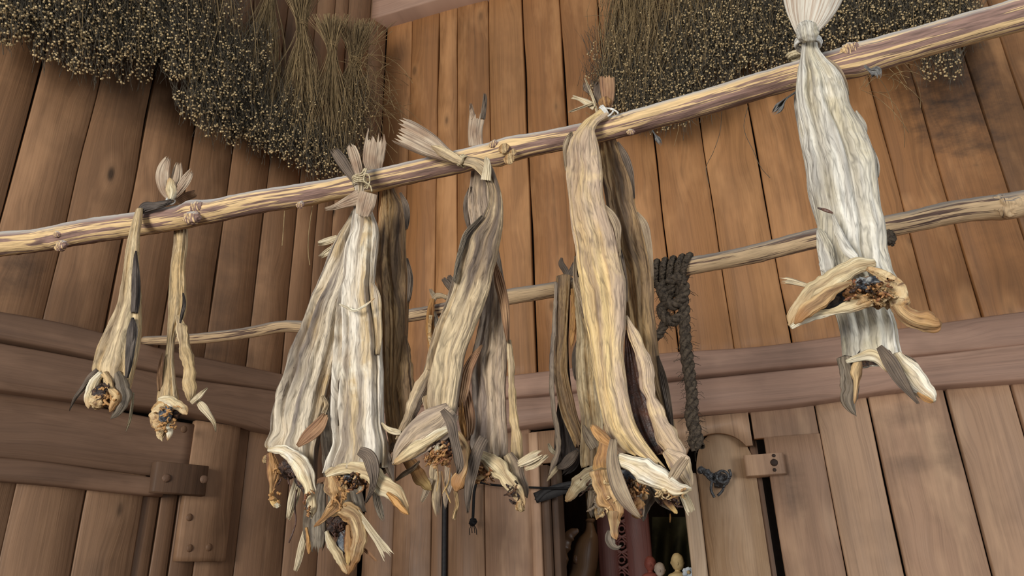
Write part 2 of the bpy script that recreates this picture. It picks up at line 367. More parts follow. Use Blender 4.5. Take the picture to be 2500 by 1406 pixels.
def horn(name, parent, mat, pts, pl, off=0.0, thick=.55, n=56, m=40, seed=0, rough=.10, bumps=(), tipr=True):
    """pts: x, y, width in the photograph's pixels (plus optional own offset in metres)"""
    P = np.array([list(p[:3])+[p[3] if len(p) > 3 else 0.0] for p in pts], float)
    Q = spl(P, n, P[:, :2]); x, y, w, o = Q.T; o = o+off; w = np.maximum(w, .6)
    c = pl.un(x, y, o); tg = unit(np.gradient(c, axis=0))
    vw = unit(CAM-c); a = unit(np.cross(tg, vw)); nr = unit(np.cross(a, tg)); nr *= np.sign(np.sum(nr*vw, 1))[:, None]
    hw = w/2*np.linalg.norm(c-CAM, axis=1)/FPX*.97
    if parent is None or not parent.name.startswith('pole'):
        sl = np.concatenate([[0], np.cumsum(np.linalg.norm(np.diff(c, axis=0), axis=1))]); z0 = np.zeros(n)
        hw = hw*(1+.16*vn(sl*45, z0, seed+20)+.10*vn(sl*110, z0, seed+21)); c = c+a*(hw*.16*vn(sl*38, z0, seed+22))[:, None]+nr*(hw*.2*vn(sl*38, z0+5, seed+23))[:, None]
    if tipr: hw = hw*np.clip(np.linspace(1, 0, n)*14, .25, 1)**.5
    th = np.linspace(-math.pi/2, 1.5*math.pi, m, endpoint=False)
    ln = np.concatenate([[0], np.cumsum(np.linalg.norm(np.diff(c, axis=0), axis=1))])
    TH, LN = np.meshgrid(th, ln); U = (TH+math.pi/2)/(2*math.pi)
    d = 1+rough*(vn(U*5, LN*16, seed, 5)+.6*vn(U*11, LN*60, seed+1, 11)+.5*vn(U*8, LN*160, seed+4, 8))
    if n <= 60: d = d-1.5*rough*((1-np.abs(vn(U*11, LN*9, seed+6, 11)))**4+.7*(1-np.abs(vn(U*19, LN*16, seed+7, 19)))**4-.5)
    for (bx, by, br, bh, bt) in bumps:        # a knot: place on the pole, radius and height in metres, angle round it
        bp = pl.un(bx, by, off); q = np.linalg.norm(c-bp, axis=1)[:, None]; dt = (TH-math.radians(bt)+math.pi) % (2*math.pi)-math.pi
        d = d+bh/np.maximum(hw[:, None], 1e-4)*np.exp(-(q/br)**2-(dt*hw[:, None]/br)**2)
    V = c[:, None]+a[:, None]*(np.cos(TH)*d*hw[:, None])[..., None]+nr[:, None]*(np.sin(TH)*d*hw[:, None]*thick)[..., None]
    nv = n*m; j = np.arange(m); k2 = (j+1) % m
    VV = np.vstack([V.reshape(-1, 3), (V[0].mean(0)-tg[0]*hw[0]*.35)[None], (V[-1].mean(0)+tg[-1]*hw[-1]*.5)[None]])
    F = [grid_faces(n, m, True), np.vstack([np.stack([k2, j, np.full(m, nv)], -1), np.stack([(n-1)*m+j, (n-1)*m+k2, np.full(m, nv+1)], -1)])]
    su = np.concatenate([(U*hw.max()*5).ravel(), [0, 0]]); sv = np.concatenate([LN.ravel(), [0, ln[-1]]])
    return mk(name, VV, F, mat, parent, {'su': su, 'sv': sv, 'tv': np.concatenate([np.repeat(np.linspace(0, 1, n), m), [0, 1]])})
def strip(name, parent, mat, pts, pl, off=0.0, curl=.25, rag=.12, n=26, m=21, seed=0, th=.0016, rayamp=.0012, nray=5, tilt=0.0, wave=.004):
    P = np.array([list(p[:3])+[p[3] if len(p) > 3 else 0.0] for p in pts], float)
    D = spl(P, 160, P[:, :2]); r = np.random.default_rng(seed+100)
    g = unit(np.gradient(D[:, :2], axis=0)); lat = np.stack([-g[:, 1], g[:, 0]], -1)
    j = np.linspace(-1, 1, m)
    e = 1-rag*np.clip(r.random(m)*.9+.35*np.abs(vn(np.linspace(0, 6, m), np.zeros(m), seed+3)), 0, 1)
    S = np.linspace(0, 1, n)[:, None]*e[None, :]; S0 = np.linspace(0, 1, 160)
    ip = lambda k: np.interp(S, S0, k)
    x, y, w, o = (ip(D[:, k]) for k in range(4)); lx, ly = ip(lat[:, 0]), ip(lat[:, 1])
    J = np.broadcast_to(j, S.shape)
    X = x+lx*J*w/2; Y = y+ly*J*w/2
    c0 = pl.un(P[:, 0].mean(), P[:, 1].mean(), off); sc = np.linalg.norm(c0-CAM)/FPX; hw = w/2*sc
    L = np.linalg.norm(np.diff(D[:, :2], axis=0), axis=1).sum()*sc
    O = off+o+curl*hw*(1-J*J)-curl*hw*.5+tilt*hw*J+rayamp*np.sin(J*math.pi*nray+seed)+wave*vn(S*4+seed, J*1.5+seed, seed+7)*np.clip(S*3, 0, 1)
    A = pl.un(X, Y, O+th/2); B = pl.un(X, Y, O-th/2)
    q = n*m; VV = np.vstack([A.reshape(-1, 3), B.reshape(-1, 3)])
    f = grid_faces(n, m, False); F = [f, (f+q)[:, ::-1]]
    rim = np.concatenate([np.arange(m), np.arange(1, n)*m+m-1, (n-1)*m+np.arange(m-2, -1, -1), np.arange(n-2, 0, -1)*m])
    k2 = np.roll(rim, -1); F.append(np.stack([k2, rim, rim+q, k2+q], -1))
    su = (J*hw.max()).ravel(); sv = (S*L).ravel()
    return mk(name, VV, F, mat, parent, {'su': np.tile(su, 2), 'sv': np.tile(sv, 2)})
def ico(sub):
    import bmesh
    b = bmesh.new(); bmesh.ops.create_icosphere(b, subdivisions=sub, radius=1.0)
    V = np.array([v.co[:] for v in b.verts]); F = np.array([[v.index for v in f.verts] for f in b.faces]); b.free(); return V, F
ICO3, ICO1 = ico(4), ico(1)
def lump(name, parent, mat, x, y, rx, ry, pl, off=0.0, seed=0, amp=.35, depth=.8, rot=0.0):
    c = pl.un(x, y, off); sc = np.linalg.norm(c-CAM)/FPX; V, F = ICO3
    r = math.radians(rot); h = pl.d*(1 if pl.d @ RW[:, 0] > 0 else -1)
    e1 = h*math.cos(r)-np.array([0, 0, 1])*math.sin(r); e2 = h*math.sin(r)+np.array([0, 0, 1])*math.cos(r)
    k = 1+amp*(vn(V[:, 0]*2.2+V[:, 2]*1.7+20, V[:, 1]*2.4-V[:, 2]+20, seed)*.7+vn(V[:, 0]*5+V[:, 2]*4+40, V[:, 1]*6+V[:, 2]*3+40, seed+1)*.5)
    W = V*k[:, None]
    P = c+e1*(W[:, :1]*rx*sc)+e2*(W[:, 1:2]*ry*sc)+pl.n*(W[:, 2:3]*min(rx, ry)*depth*sc)
    return mk(name, P, F, mat, parent, {'su': V[:, 0]*.05, 'sv': V[:, 1]*.05})
def tubes(C, r, sides=3):
    """C: K x S x 3 paths -> one mesh of thin tubes"""
    K, S, _ = C.shape; tg = unit(np.gradient(C, axis=1)); ref = np.where(np.abs(tg[..., 2:]) < .9, np.array([0, 0, 1.0]), np.array([1.0, 0, 0]))
    a = unit(np.cross(tg, ref)); b = np.cross(tg, a); th = np.arange(sides)*2*math.pi/sides
    r = np.broadcast_to(np.asarray(r, float), (K, S))
    V = C[:, :, None]+(a[:, :, None]*np.cos(th)[None, None, :, None]+b[:, :, None]*np.sin(th)[None, None, :, None])*r[:, :, None, None]
    f = grid_faces(S, sides, True); F = (np.arange(K)[:, None, None]*S*sides+f[None]).reshape(-1, 4)
    return V.reshape(-1, 3), F
def cord(name, parent, mat, pts3, r, n=60, sides=8):
    C = spl(np.asarray(pts3, float), n)[None]; V, F = tubes(C, r, sides)
    ln = np.linspace(0, .3, n); return mk(name, V, F, mat, parent, {'su': np.tile(np.arange(sides)*.004, n), 'sv': np.repeat(ln, sides)})
def coil(name, parent, mat, x, y, rad, pl, off, ax=(0, 1), turns=3, pitch=5, tr=.0016, loose=(), seed=0):
    """string wound round a stalk at (x, y); rad and pitch in the photograph's pixels, ax = direction of the stalk"""
    c = pl.un(x, y, off); sc = np.linalg.norm(c-CAM)/FPX; u = pl.un(x+ax[0]*10, y+ax[1]*10, off)-c; u = unit(u)
    e1 = unit(np.cross(u, pl.n)); e2 = pl.n; t = np.linspace(0, 1, 90)*turns*2*math.pi; r = np.random.default_rng(seed)
    R = rad*sc*(1+.06*np.sin(t*1.7+seed)); P = c+e1*(np.cos(t)*R)[:, None]+e2*(np.sin(t)*R*.8)[:, None]+u*((t/(2*math.pi)-turns/2)*pitch*sc+np.sin(t*.9)*pitch*sc*.4)[:, None]
    V, F = tubes(P[None], tr, 6)
    VV, FF = [V], [F]; k = len(V)
    for ps in loose:
        q = spl(pl.un(np.array([p[0] for p in ps]), np.array([p[1] for p in ps]), off+rad*sc*.8), 24)
        v, f = tubes(q[None], tr*.9, 6); VV.append(v); FF.append(f+k); k += len(v)
    return mk(name, np.vstack(VV), np.vstack(FF), mat, parent)

# ------------------------------------------------------------------ planked walls
def plank_verts(pl, t0, t1, z0, z1, off, dep, tone, seed, horiz=False, wob=.0025, nseg=28, bev=.004):
    """one plank: a bevelled board with slightly wandering edges"""
    n = nseg if not horiz else max(6, int((t1-t0)*20)); s = np.linspace(0, 1, n)
    sec = [(0, -dep), (0, -bev), (bev, 0), (.5, .0), (1-bev, 0), (1, -bev), (1, -dep)]
    V = []; SU = []; SV = []
    for k, q in enumerate(s):
        for (a, o) in sec:
            if horiz:
                t = t0+(t1-t0)*q; w = z1-z0
                zz = z0 + (bev if a == bev else (w-bev if a == 1-bev else a*w))
                e = wob*2.2*float(vn(t*2.2, seed*3+(a > .5)*11, 77)) if a != .5 else 0
                V.append(pl.at(t, zz+e, off+o)); SU.append(zz); SV.append(t)
            else:
                z = z0+(z1-z0)*q; w = t1-t0
                tt = t0 + (bev if a == bev else (w-bev if a == 1-bev else a*w))
                e = wob*float(vn(z*3.1, seed*3+(a > .5)*11, 77)) if a != .5 else 0
                V.append(pl.at(tt+e, z, off+o)); SU.append(tt); SV.append(z)
    m = len(sec); F = grid_faces(n, m, False); caps = [list(range(m))[::-1], list(range((n-1)*m, n*m))]
    return np.array(V), F, SU, SV, caps, tone
class Boards:
    def __init__(s): s.V = []; s.F = []; s.C = []; s.SU = []; s.SV = []; s.PT = []; s.PO = []; s.k = 0; s.MI = []; s.q = 0
    def add(s, pl, t0, t1, z0, z1, off=0.0, dep=.03, tone=.5, horiz=False, wob=.0025, gap=.0035, bev=.004, mi=0):
        s.q += 1
        if horiz: v = plank_verts(pl, t0, t1, z0+gap/2, z1-gap/2, off, dep, tone, s.q, True, wob, bev=bev)
        else: v = plank_verts(pl, t0+gap/2, t1-gap/2, z0, z1, off, dep, tone, s.q, False, wob, bev=bev)
        V, F, su, sv, caps, tone = v
        s.V.append(V); s.F.append(F+s.k); s.C += [np.array([c])+s.k for c in caps]; s.SU += su; s.SV += sv
        s.PT += [tone]*len(V); s.PO += [(s.q*.618) % 1]*len(V); s.k += len(V); s.MI += [mi]*len(F); return s
    def build(s, name, mat, parent=None, backing=()):
        mats = list(mat) if isinstance(mat, (list, tuple)) else [mat]
        mi = list(s.MI)+[0]*len(s.C); FF = [np.vstack(s.F)]+[np.vstack(s.C)]
        mi = s.MI + [0]*len(s.C)
        for (pl, t0, t1, z0, z1, off) in backing:
            q = np.array([pl.at(t0, z0, off), pl.at(t1, z0, off), pl.at(t1, z1, off), pl.at(t0, z1, off)])
            s.V.append(q); FF.append(np.arange(4)[None]+s.k); s.k += 4; mi = mi+[len(mats)]
            for L in (s.SU, s.SV, s.PT, s.PO): L += [0]*4
        return mk(name, np.vstack(s.V), FF, mats+[M['gap']], parent, {'su': s.SU, 'sv': s.SV, 'pt': s.PT, 'po': s.PO}, mi, smooth=False)

# right wall: tall planks above the sill beam, planks and the doorway below
rt = [0.0, .165, .335, .449, .634, .838, 1.05, 1.256, 1.464, 1.686, 1.912, 2.17, 2.436, 2.602, 2.818, 2.968, 3.2, 3.45, 3.68, 3.9, 4.15, 4.4]
tone = [.55, .45, .65, .40, .70, .50, .45, .62, .60, .72, .68, .60, .42, .50, .12, .15, .1, .1, .3, .45, .3, .5, .4, .5]
b = Boards()
for i in range(len(rt)-1): b.add(WR, rt[i], rt[i+1], 2.5, 5.6, 0, .03, tone[i], gap=.011 if i in (4, 5) else .0045, wob=.004)
lt = [0.0, .149, .331, .397, .405, .577, .79]
lton = [.2, .35, .3, .3, .5, .1, .3]
for i in range(len(lt)-1):
    if i == 3: continue
    b.add(WR, lt[i], lt[i+1], 0, 2.36, -.01, .03, lton[i], gap=.004, wob=.002, mi=1 if i > 4 else 2)
lt2 = [1.957, 2.147, 2.417, 2.633, 2.85, 3.1, 3.4, 3.65, 3.9, 4.15, 4.4]
for i in range(len(lt2)-1): b.add(WR, lt2[i], lt2[i+1], 0, 2.36, -.01, .03, [.75, .45, .62, .55, .4, .5, .6, .45, .5, .6][i], gap=.010 if i else .006, wob=.002, mi=1)
b.add(WR, 1.709, 1.957, 2.20, 2.36, -.01, .03, .35, gap=.006, mi=1).add(WR, 1.745, 1.957, 0, 2.20, -.01, .03, .35, gap=.005, mi=1)
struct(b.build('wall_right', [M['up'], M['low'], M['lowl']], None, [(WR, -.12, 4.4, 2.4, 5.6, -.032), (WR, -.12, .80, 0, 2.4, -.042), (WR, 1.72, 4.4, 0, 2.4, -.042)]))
# left wall
ll = [0.0, .12, .267, .354, .462, .628, .808, .99, 1.19, 1.391, 1.592, 1.80, 2.02, 2.25]
ltn = [.45, .5, .4, .55, .45, .5, .35, .55, .38, .6, .62, .5, .5, .5]
b = Boards()
for i in range(len(ll)-1): b.add(WL, ll[i], ll[i+1], 2.5, 5.6, 0, .03, ltn[i], gap=.006 if i in (6, 7, 8) else .004, wob=.006 if i in (8, 9) else .003)
l3 = [0.0, .209, .371, .574, .73]
for i in range(len(l3)-1): b.add(WL, l3[i], l3[i+1], 0, 2.36, -.01, .03, [.5, .4, .3, .25][i], gap=.004, mi=1)
l4 = [.73, .823, .889, .957, 1.147, 1.36, 1.58, 1.8]
for i in range(len(l4)-1): b.add(WL, l4[i], l4[i+1], 0, 2.20, -.015 if i < 3 else .0, .03, [.1, .2, .35, .75, .7, .8, .6][i], gap=.004, mi=1)
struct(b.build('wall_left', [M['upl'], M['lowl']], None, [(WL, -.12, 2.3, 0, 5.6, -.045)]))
# sill beams under the tall planks (two stacked timbers each), rail boards, the high beam
def beam(name, parts, mat):
    q = Boards()
    for p in parts: q.add(*p[:6], dep=p[6], tone=p[7], horiz=True, wob=.006, gap=.004, bev=.008)
    return struct(q.build(name, mat))
beam('trim_1', [(WR, -.02, 4.4, 2.455, 2.568, .05, .10, .5), (WR, -.02, 4.4, 2.312, 2.455, .055, .11, .6)], M['beam'])
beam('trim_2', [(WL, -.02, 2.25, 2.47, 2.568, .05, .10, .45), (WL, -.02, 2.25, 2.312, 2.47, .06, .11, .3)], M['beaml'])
beam('trim_3', [(WR, -.05, 4.4, 4.78, 5.05, .10, .14, .6)], M['beam'])
beam('trim_4', [(WL, .80, 1.8, 2.095, 2.312, .012, .045, .35)], M['beaml'])
beam('trim_5', [(WL, .90, 1.8, 2.022, 2.095, .03, .05, .2)], M['beaml'])
q = Boards().add(WL, .627, .815, 1.80, 2.312, .02, .03, .6, gap=.002); struct(q.build('trim_6', M['lowl']))
# floor and the dark room behind the doorway
def quad(name, P, mat): return struct(mk(name, P, np.array([[0, 1, 2, 3]]), mat, None, {'su': [0, 1, 1, 0], 'sv': [0, 0, 1, 1], 'pt': [.5]*4, 'po': [.2]*4}, smooth=False))
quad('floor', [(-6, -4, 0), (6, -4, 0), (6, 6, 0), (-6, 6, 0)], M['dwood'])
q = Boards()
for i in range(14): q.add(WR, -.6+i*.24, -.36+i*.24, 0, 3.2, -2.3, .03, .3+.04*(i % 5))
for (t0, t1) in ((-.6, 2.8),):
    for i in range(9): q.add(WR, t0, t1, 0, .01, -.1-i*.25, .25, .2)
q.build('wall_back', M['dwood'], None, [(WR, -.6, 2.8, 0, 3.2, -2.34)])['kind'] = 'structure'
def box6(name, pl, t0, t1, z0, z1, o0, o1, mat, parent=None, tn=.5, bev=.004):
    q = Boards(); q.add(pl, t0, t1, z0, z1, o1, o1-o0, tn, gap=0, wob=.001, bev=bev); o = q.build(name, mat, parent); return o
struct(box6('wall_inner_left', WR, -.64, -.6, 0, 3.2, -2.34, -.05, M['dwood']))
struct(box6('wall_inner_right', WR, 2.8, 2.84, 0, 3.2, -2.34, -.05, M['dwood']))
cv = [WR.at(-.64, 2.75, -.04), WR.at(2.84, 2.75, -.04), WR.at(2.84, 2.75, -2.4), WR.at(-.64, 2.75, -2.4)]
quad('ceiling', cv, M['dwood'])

# ------------------------------------------------------------------ doorway: jambs, lintel with its arch, round-topped plank
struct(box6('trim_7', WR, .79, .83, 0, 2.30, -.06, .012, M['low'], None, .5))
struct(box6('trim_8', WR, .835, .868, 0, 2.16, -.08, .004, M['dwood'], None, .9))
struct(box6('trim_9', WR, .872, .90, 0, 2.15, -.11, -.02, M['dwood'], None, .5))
ta, za = WR.tz(1640, 1020); tb, zb = WR.tz(1762, 1069, .02)
def outline(name, pl, tzs, o0, o1, mat, parent=None, tn=.6):
    """a board of any outline, given as (t, z) round its edge, with real thickness"""
    tz = np.array(tzs, float); n = len(tz)
    A = np.array([pl.at(t, z, o1) for t, z in tz]); B = np.array([pl.at(t, z, o0) for t, z in tz])
    i = np.arange(n); j = (i+1) % n
    su = np.tile(tz[:, 0], 2); sv = np.tile(tz[:, 1], 2)
    return mk(name, np.vstack([A, B]), [np.arange(n)[None], (np.arange(n)[::-1]+n)[None], np.stack([j, i, i+n, j+n], -1)], mat, parent, {'su': su, 'sv': sv, 'pt': [tn]*2*n, 'po': [.37]*2*n}, smooth=False)
def arch(cx, cz, rx, rz, a0, a1, n=18): return [(cx+rx*math.cos(math.radians(a)), cz+rz*math.sin(math.radians(a))) for a in np.linspace(a0, a1, n)]
lc = 1.565
lint = [(.80, 2.305), (1.704, 2.305), (1.704, 2.175)]+arch(lc, 2.13, .125, .105, 25, 180)+[(1.40, 2.17), (.80, 2.17)]
struct(outline('trim_10', WR, lint, -.03, .0, M['low'], None, .75))
leaf = [(1.475, 0), (1.70, 0)]+[(1.70, 2.0)]+arch(1.5875, 2.09, .1125, .16, 0, 180)+[(1.475, 2.0)]
lf = outline('door_1', WR, leaf, -.12, -.035, M['door'], None, .55); struct(lf)
struct(box6('trim_12', WR, 1.69, 1.78, 0, 2.22, -.10, -.055, M['beaml'], None, .1))
struct(box6('trim_11', WR, 1.415, 1.472, 0, 2.085, -.10, -.005, M['door'], None, 1.0))

# ================================================================== poles
pt = [(-260, 640, 44), (0, 596, 52), (96, 586, 50), (224, 563, 55), (292, 554, 54), (490, 521, 55), (645, 490, 56), (728, 478, 55), (998, 423, 56), (1200, 376, 58), (1300, 354, 56), (1400, 334, 56), (1700, 256, 62), (1945, 183, 62), (2104, 142, 70), (2300, 88, 66), (2500, 32, 66), (2900, -96, 70), (3600, -330, 84)]
bk = [(146, 575, .02, .010, 60), (140, 592, .016, .008, 110), (455, 500, .022, .016, 20), (480, 528, .028, .014, 130), (718, 500, .016, .012, 150), (1215, 360, .02, .012, 40), (1246, 372, .03, .010, 110), (1275, 385, .02, .008, 140), (1560, 300, .02, .006, 100), (2080, 130, .03, .012, 60), (1130, 400, .015, .006, 60)]
tp = thing('pole', 'long near peeled pole with purple bark streaks, crossing in front of the fish wall', 'pole', PF.un(1250, 365), 'drying poles')
horn('shaft', tp, M['pole'], pt, PF, 0.0, 1.0, 420, 40, 3, .035, bk, False)
for (x, y, r) in ((1230, 362, 13), (1244, 388, 14), (1252, 372, 9)):
    lump('knot', tp, M['bone_o'], x, y, r, r*1.05, PF, .036, int(x), .12, .35)
for (x, y, r) in ((2075, 120, 18), (468, 533, 20), (478, 505, 16), (150, 600, 15), (140, 572, 9), (733, 500, 11), (1205, 352, 12), (1540, 322, 9)):
    lump('knot', tp, M['pole'], x, y, r, r*.8, PF, .03, int(x), .3, .7)
pt2 = [(352, 832, 20), (464, 828, 25), (608, 812, 27), (704, 796, 29), (760, 800, 30), (998, 771, 32), (1067, 758, 32), (1243, 725, 40), (1328, 711, 40), (1500, 682, 41), (1712, 645, 43), (1854, 617, 45), (1979, 585, 47), (2224, 541, 50), (2318, 520, 50), (2488, 498, 55), (2800, 434, 60), (3500, 290, 76)]
tp2 = thing('pole', 'thin far pole with a dark rope tied round it, left end at the wall', 'pole', PB.un(1250, 725), 'drying poles')
horn('shaft', tp2, M['pole2'], pt2, PB, 0.0, 1.0, 320, 32, 9, .04, [(2455, 500, .03, .012, 70), (2175, 575, .02, .01, 120), (1840, 600, .02, .008, 60)], False)
lump('knot', tp2, M['pole2'], 2458, 502, 26, 24, PB, .02, 5, .35, .8)
lump('knot', tp2, M['rope'], 2170, 580, 14, 18, PB, .02, 6, .35, .8)

# ================================================================== dried fish
def fish(label, x, y, pl, off=0.0, group='stockfish on the near pole'):
    return thing('dried_fish', label, 'dried fish', pl.un(x, y, off), group)
def F_(t, nm, mat, pts, pl, off, **k): return strip(nm, t, M[mat], pts, pl, off, **k)
def sub(t, nm):                               # a tail bone belongs to its tail fin
    q = [o for o in t.children if o.name.split('.')[0] == 'tail_fin'] if nm == 'tail_bone' else []
    return q[0] if q else t
def H_(t, nm, mat, pts, pl, off, **k): return horn(nm, sub(t, nm), M[mat], pts, pl, off, **k)
def L_(t, nm, mat, x, y, rx, ry, pl, off, **k): return lump(nm, sub(t, nm), M[mat], x, y, rx, ry, pl, off, **k)

def shreds(t, x, y, rx, ry, pl, off, n, seed, mat='flesh', down=1.0):
    """torn dried bits hanging in and under the opened head end"""
    r = np.random.default_rng(seed); c0 = pl.un(x, y, off); sc = np.linalg.norm(c0-CAM)/FPX; P = []; W = []
    for k in range(n):
        px, py = x+r.uniform(-1, 1)*rx, y+r.uniform(-1, 1)*ry; ln = r.uniform(8, 26); d = np.array([r.normal()*.5, down*r.uniform(.4, 1.0)])
        q = np.array([[px, py], [px+d[0]*ln*.5+r.normal()*4, py+d[1]*ln*.5], [px+d[0]*ln+r.normal()*5, py+d[1]*ln]])
        o = off+r.uniform(-.012, .012)
        P.append(spl(pl.un(q[:, 0], q[:, 1], np.array([o, o+r.normal()*.004, o+r.normal()*.006])), 14)); W.append(r.uniform(1.2, 3.6)*sc*(.45+.55*np.sin(np.linspace(.5, 3.1, 14)))*(1+.3*r.normal(size=14).clip(-1, 1)))
    V, F = tubes(np.array(P), np.array(W), 7)
    return mk('dried_shreds', V, F, M[mat], t)
# --- leftmost thin pair, tied at one tail
t = fish('thin dried fish hanging leftmost, folded over the pole with a dark inner side', 345, 520, PF)
loft('body', t, M['yellow'], [(333, 512, 348, 508), (328, 530, 347, 528), (319, 566, 341, 566), (311, 600, 339, 600), (304, 650, 338, 650), (297, 700, 341, 700), (289, 745, 342, 745), (272, 785, 341, 785), (256, 822, 339, 822), (242, 868, 329, 871), (233, 900, 320, 910), (240, 918, 312, 945), (262, 955, 306, 975), (272, 985, 303, 992)], PF, [.052, .05, .046, .04, .036], .5, seed=101, ridge=.10, grooves=4)
F_(t, 'tail_stalk', 'ldark', [(340, 520, 14), (352, 508, 26), (378, 503, 20), (402, 497, 16), (420, 490, 10)], PF, .044, curl=.6, rag=.02, seed=2)
F_(t, 'belly_lining', 'ldark', [(332, 612, 4), (331, 640, 14), (331, 683, 24), (329, 743, 24), (327, 765, 20)], PF, .058, curl=.5, rag=.02, seed=3, rayamp=.0008)
F_(t, 'belly_lining', 'ldark', [(324, 775, 6), (324, 800, 24), (319, 845, 24), (314, 890, 18), (309, 925, 8)], PF, .064, curl=.45, rag=.02, seed=4, rayamp=.0008)
H_(t, 'skin_fold', 'dgrey', [(284, 905, 18), (296, 940, 26), (300, 968, 28), (290, 1000, 20), (270, 1022, 5)], PF, .055, seed=5)
H_(t, 'collar_bone', 'bone', [(248, 912, 12), (232, 930, 22), (222, 955, 26), (217, 980, 16), (216, 997, 6)], PF, .068, seed=6)
H_(t, 'collar_bone', 'bone_o', [(252, 914, 12), (262, 925, 14), (272, 946, 14), (286, 968, 18), (276, 990, 16), (268, 1006, 6)], PF, .07, seed=7, rough=.25)
L_(t, 'flesh', 'cav', 252, 962, 22, 26, PF, .048, seed=8)
L_(t, 'flesh', 'flesh_l', 238, 980, 16, 16, PF, .06, seed=9)
shreds(t, 260, 962, 26, 22, PF, .066, 22, 1, 'bone_b'); shreds(t, 246, 950, 20, 26, PF, .068, 12, 2, 'cav')
F_(t, 'pectoral_fin', 'fin_d', [(238, 902, 10), (222, 920, 17), (203, 947, 14), (182, 974, 9), (169, 1004, 2)], PF, .07, curl=.5, rag=.02, seed=10)
F_(t, 'pelvic_fin', 'fin_c', [(326, 958, 5), (321, 1000, 8), (316, 1030, 7), (307, 1054, 2)], PF, .02, rag=.02, seed=11)
t = fish('thin golden dried fish split into two strands, second from the left', 440, 560, PF)
loft('body', t, M['yellow'], [(429, 545, 456, 540), (427, 561, 457, 558), (426, 600, 456, 600), (420, 654, 450, 654), (417, 697, 452, 697), (414, 768, 449, 768), (411, 805, 430, 812), (408, 842, 425, 842), (403, 885, 424, 885), (398, 928, 428, 928), (390, 965, 434, 968), (388, 985, 436, 990)], PF, [-.045, -.04, -.03, -.02], .6, seed=111, ridge=.09)
H_(t, 'belly_flap', 'yellow', [(436, 770, 12), (442, 800, 22), (448, 830, 25), (455, 875, 26), (461, 915, 26), (466, 955, 26), (464, 978, 20)], PF, -.022, seed=112, thick=.6)
F_(t, 'belly_lining', 'ldark', [(447, 715, 4), (450, 740, 9), (445, 765, 9), (440, 790, 5)], PF, -.006, seed=12, rag=.02)
H_(t, 'collar_bone', 'bone', [(388, 976, 12), (405, 974, 20), (428, 984, 24), (446, 999, 20), (457, 1011, 8)], PF, .0, seed=13)
H_(t, 'flesh', 'flesh_l', [(402, 980, 36), (401, 1005, 46), (398, 1030, 40), (398, 1050, 30), (394, 1066, 14), (396, 1077, 4)], PF, -.01, seed=14, rough=.2)
H_(t, 'flesh', 'bone', [(412, 1035, 12), (413, 1056, 12), (409, 1075, 4)], PF, .0, seed=15)
L_(t, 'flesh', 'blue', 405, 1012, 14, 18, PF, .006, seed=16)
L_(t, 'flesh', 'cav', 428, 1012, 14, 10, PF, -.01, seed=17)
shreds(t, 410, 1020, 22, 34, PF, .01, 24, 3, 'bone_b', .6)
F_(t, 'pectoral_fin', 'fin_c', [(466, 984, 10), (484, 968, 14), (507, 946, 4)], PF, -.005, rag=.02, seed=18)
F_(t, 'pectoral_fin', 'fin_c', [(481, 977, 8), (492, 990, 20), (508, 1010, 16), (524, 1036, 8), (527, 1055, 2)], PF, -.012, rag=.02, seed=19)
F_(t, 'pelvic_fin', 'fin_b', [(397, 861, 3), (392, 890, 10), (389, 930, 14), (389, 955, 8)], PF, -.01, rag=.02, seed=20)
F_(t, 'tail_fin', 'fin_t', [(416, 490, 8), (402, 462, 28), (398, 425, 36), (405, 398, 26), (413, 380, 8)], PF, .02, curl=.5, rag=.08, seed=21)
F_(t, 'tail_fin', 'fin_t', [(418, 488, 8), (428, 450, 28), (434, 415, 24), (437, 392, 12)], PF, .01, curl=.2, rag=.15, seed=22)
F_(t, 'tail_fin', 'fin_t', [(420, 488, 8), (438, 462, 22), (456, 436, 24), (470, 412, 10)], PF, .022, curl=.3, rag=.15, seed=23)
H_(t, 'tail_bone', 'bone', [(416, 486, 12), (418, 468, 24), (416, 450, 20), (414, 434, 6)], PF, .034, seed=24)
F_(t, 'tail_fin', 'fin_b', [(432, 494, 18), (456, 480, 22), (480, 471, 18)], PF, -.02, rag=.1, seed=25)
coil('tie_string', t, M['string_w'], 417, 489, 9, PF, .02, (.2, 1), 3, 4, seed=1)

# --- bundle in the middle left: a fish leaning left, a pale one in front, one behind, one below on the far pole
t = fish('grey streaked dried fish leaning left, behind the pale central one', 872, 535, PF)
loft('body', t, M['silver2'], [(861, 515, 885, 520), (852, 535, 884, 540), (832, 568, 880, 580), (807, 626, 868, 645), (784, 683, 852, 705), (762, 734, 840, 757), (740, 805, 828, 832), (720, 856, 818, 885), (705, 915, 808, 930), (688, 955, 796, 975), (675, 1010, 785, 1025), (668, 1060, 779, 1065), (655, 1092, 776, 1090), (684, 1102, 773, 1135), (718, 1128, 769, 1178), (742, 1165, 767, 1214)], PF, [.05, .045, .03, .025, .03, .03], .5, seed=121, ridge=.11, grooves=6)
H_(t, 'collar_bone', 'bone_w', [(655, 1097, 12), (690, 1101, 22), (718, 1117, 34), (741, 1153, 36), (757, 1196, 32), (763, 1232, 24), (760, 1266, 8)], PF, .075, seed=122)
H_(t, 'collar_bone', 'bone_b', [(660, 1105, 16), (668, 1140, 28), (666, 1175, 20), (663, 1205, 10), (672, 1230, 12), (681, 1238, 6)], PF, .065, seed=123, rough=.28, thick=.4)
L_(t, 'flesh', 'bone_o', 648, 1121, 7, 9, PF, .06, seed=124)
L_(t, 'flesh', 'bone', 677, 1234, 8, 6, PF, .065, seed=125)
L_(t, 'flesh', 'cav', 708, 1140, 26, 22, PF, .05, seed=126)
H_(t, 'flesh', 'cav', [(700, 1130, 16), (725, 1165, 18), (745, 1200, 14), (752, 1240, 10)], PF, .055, seed=127, rough=.25)
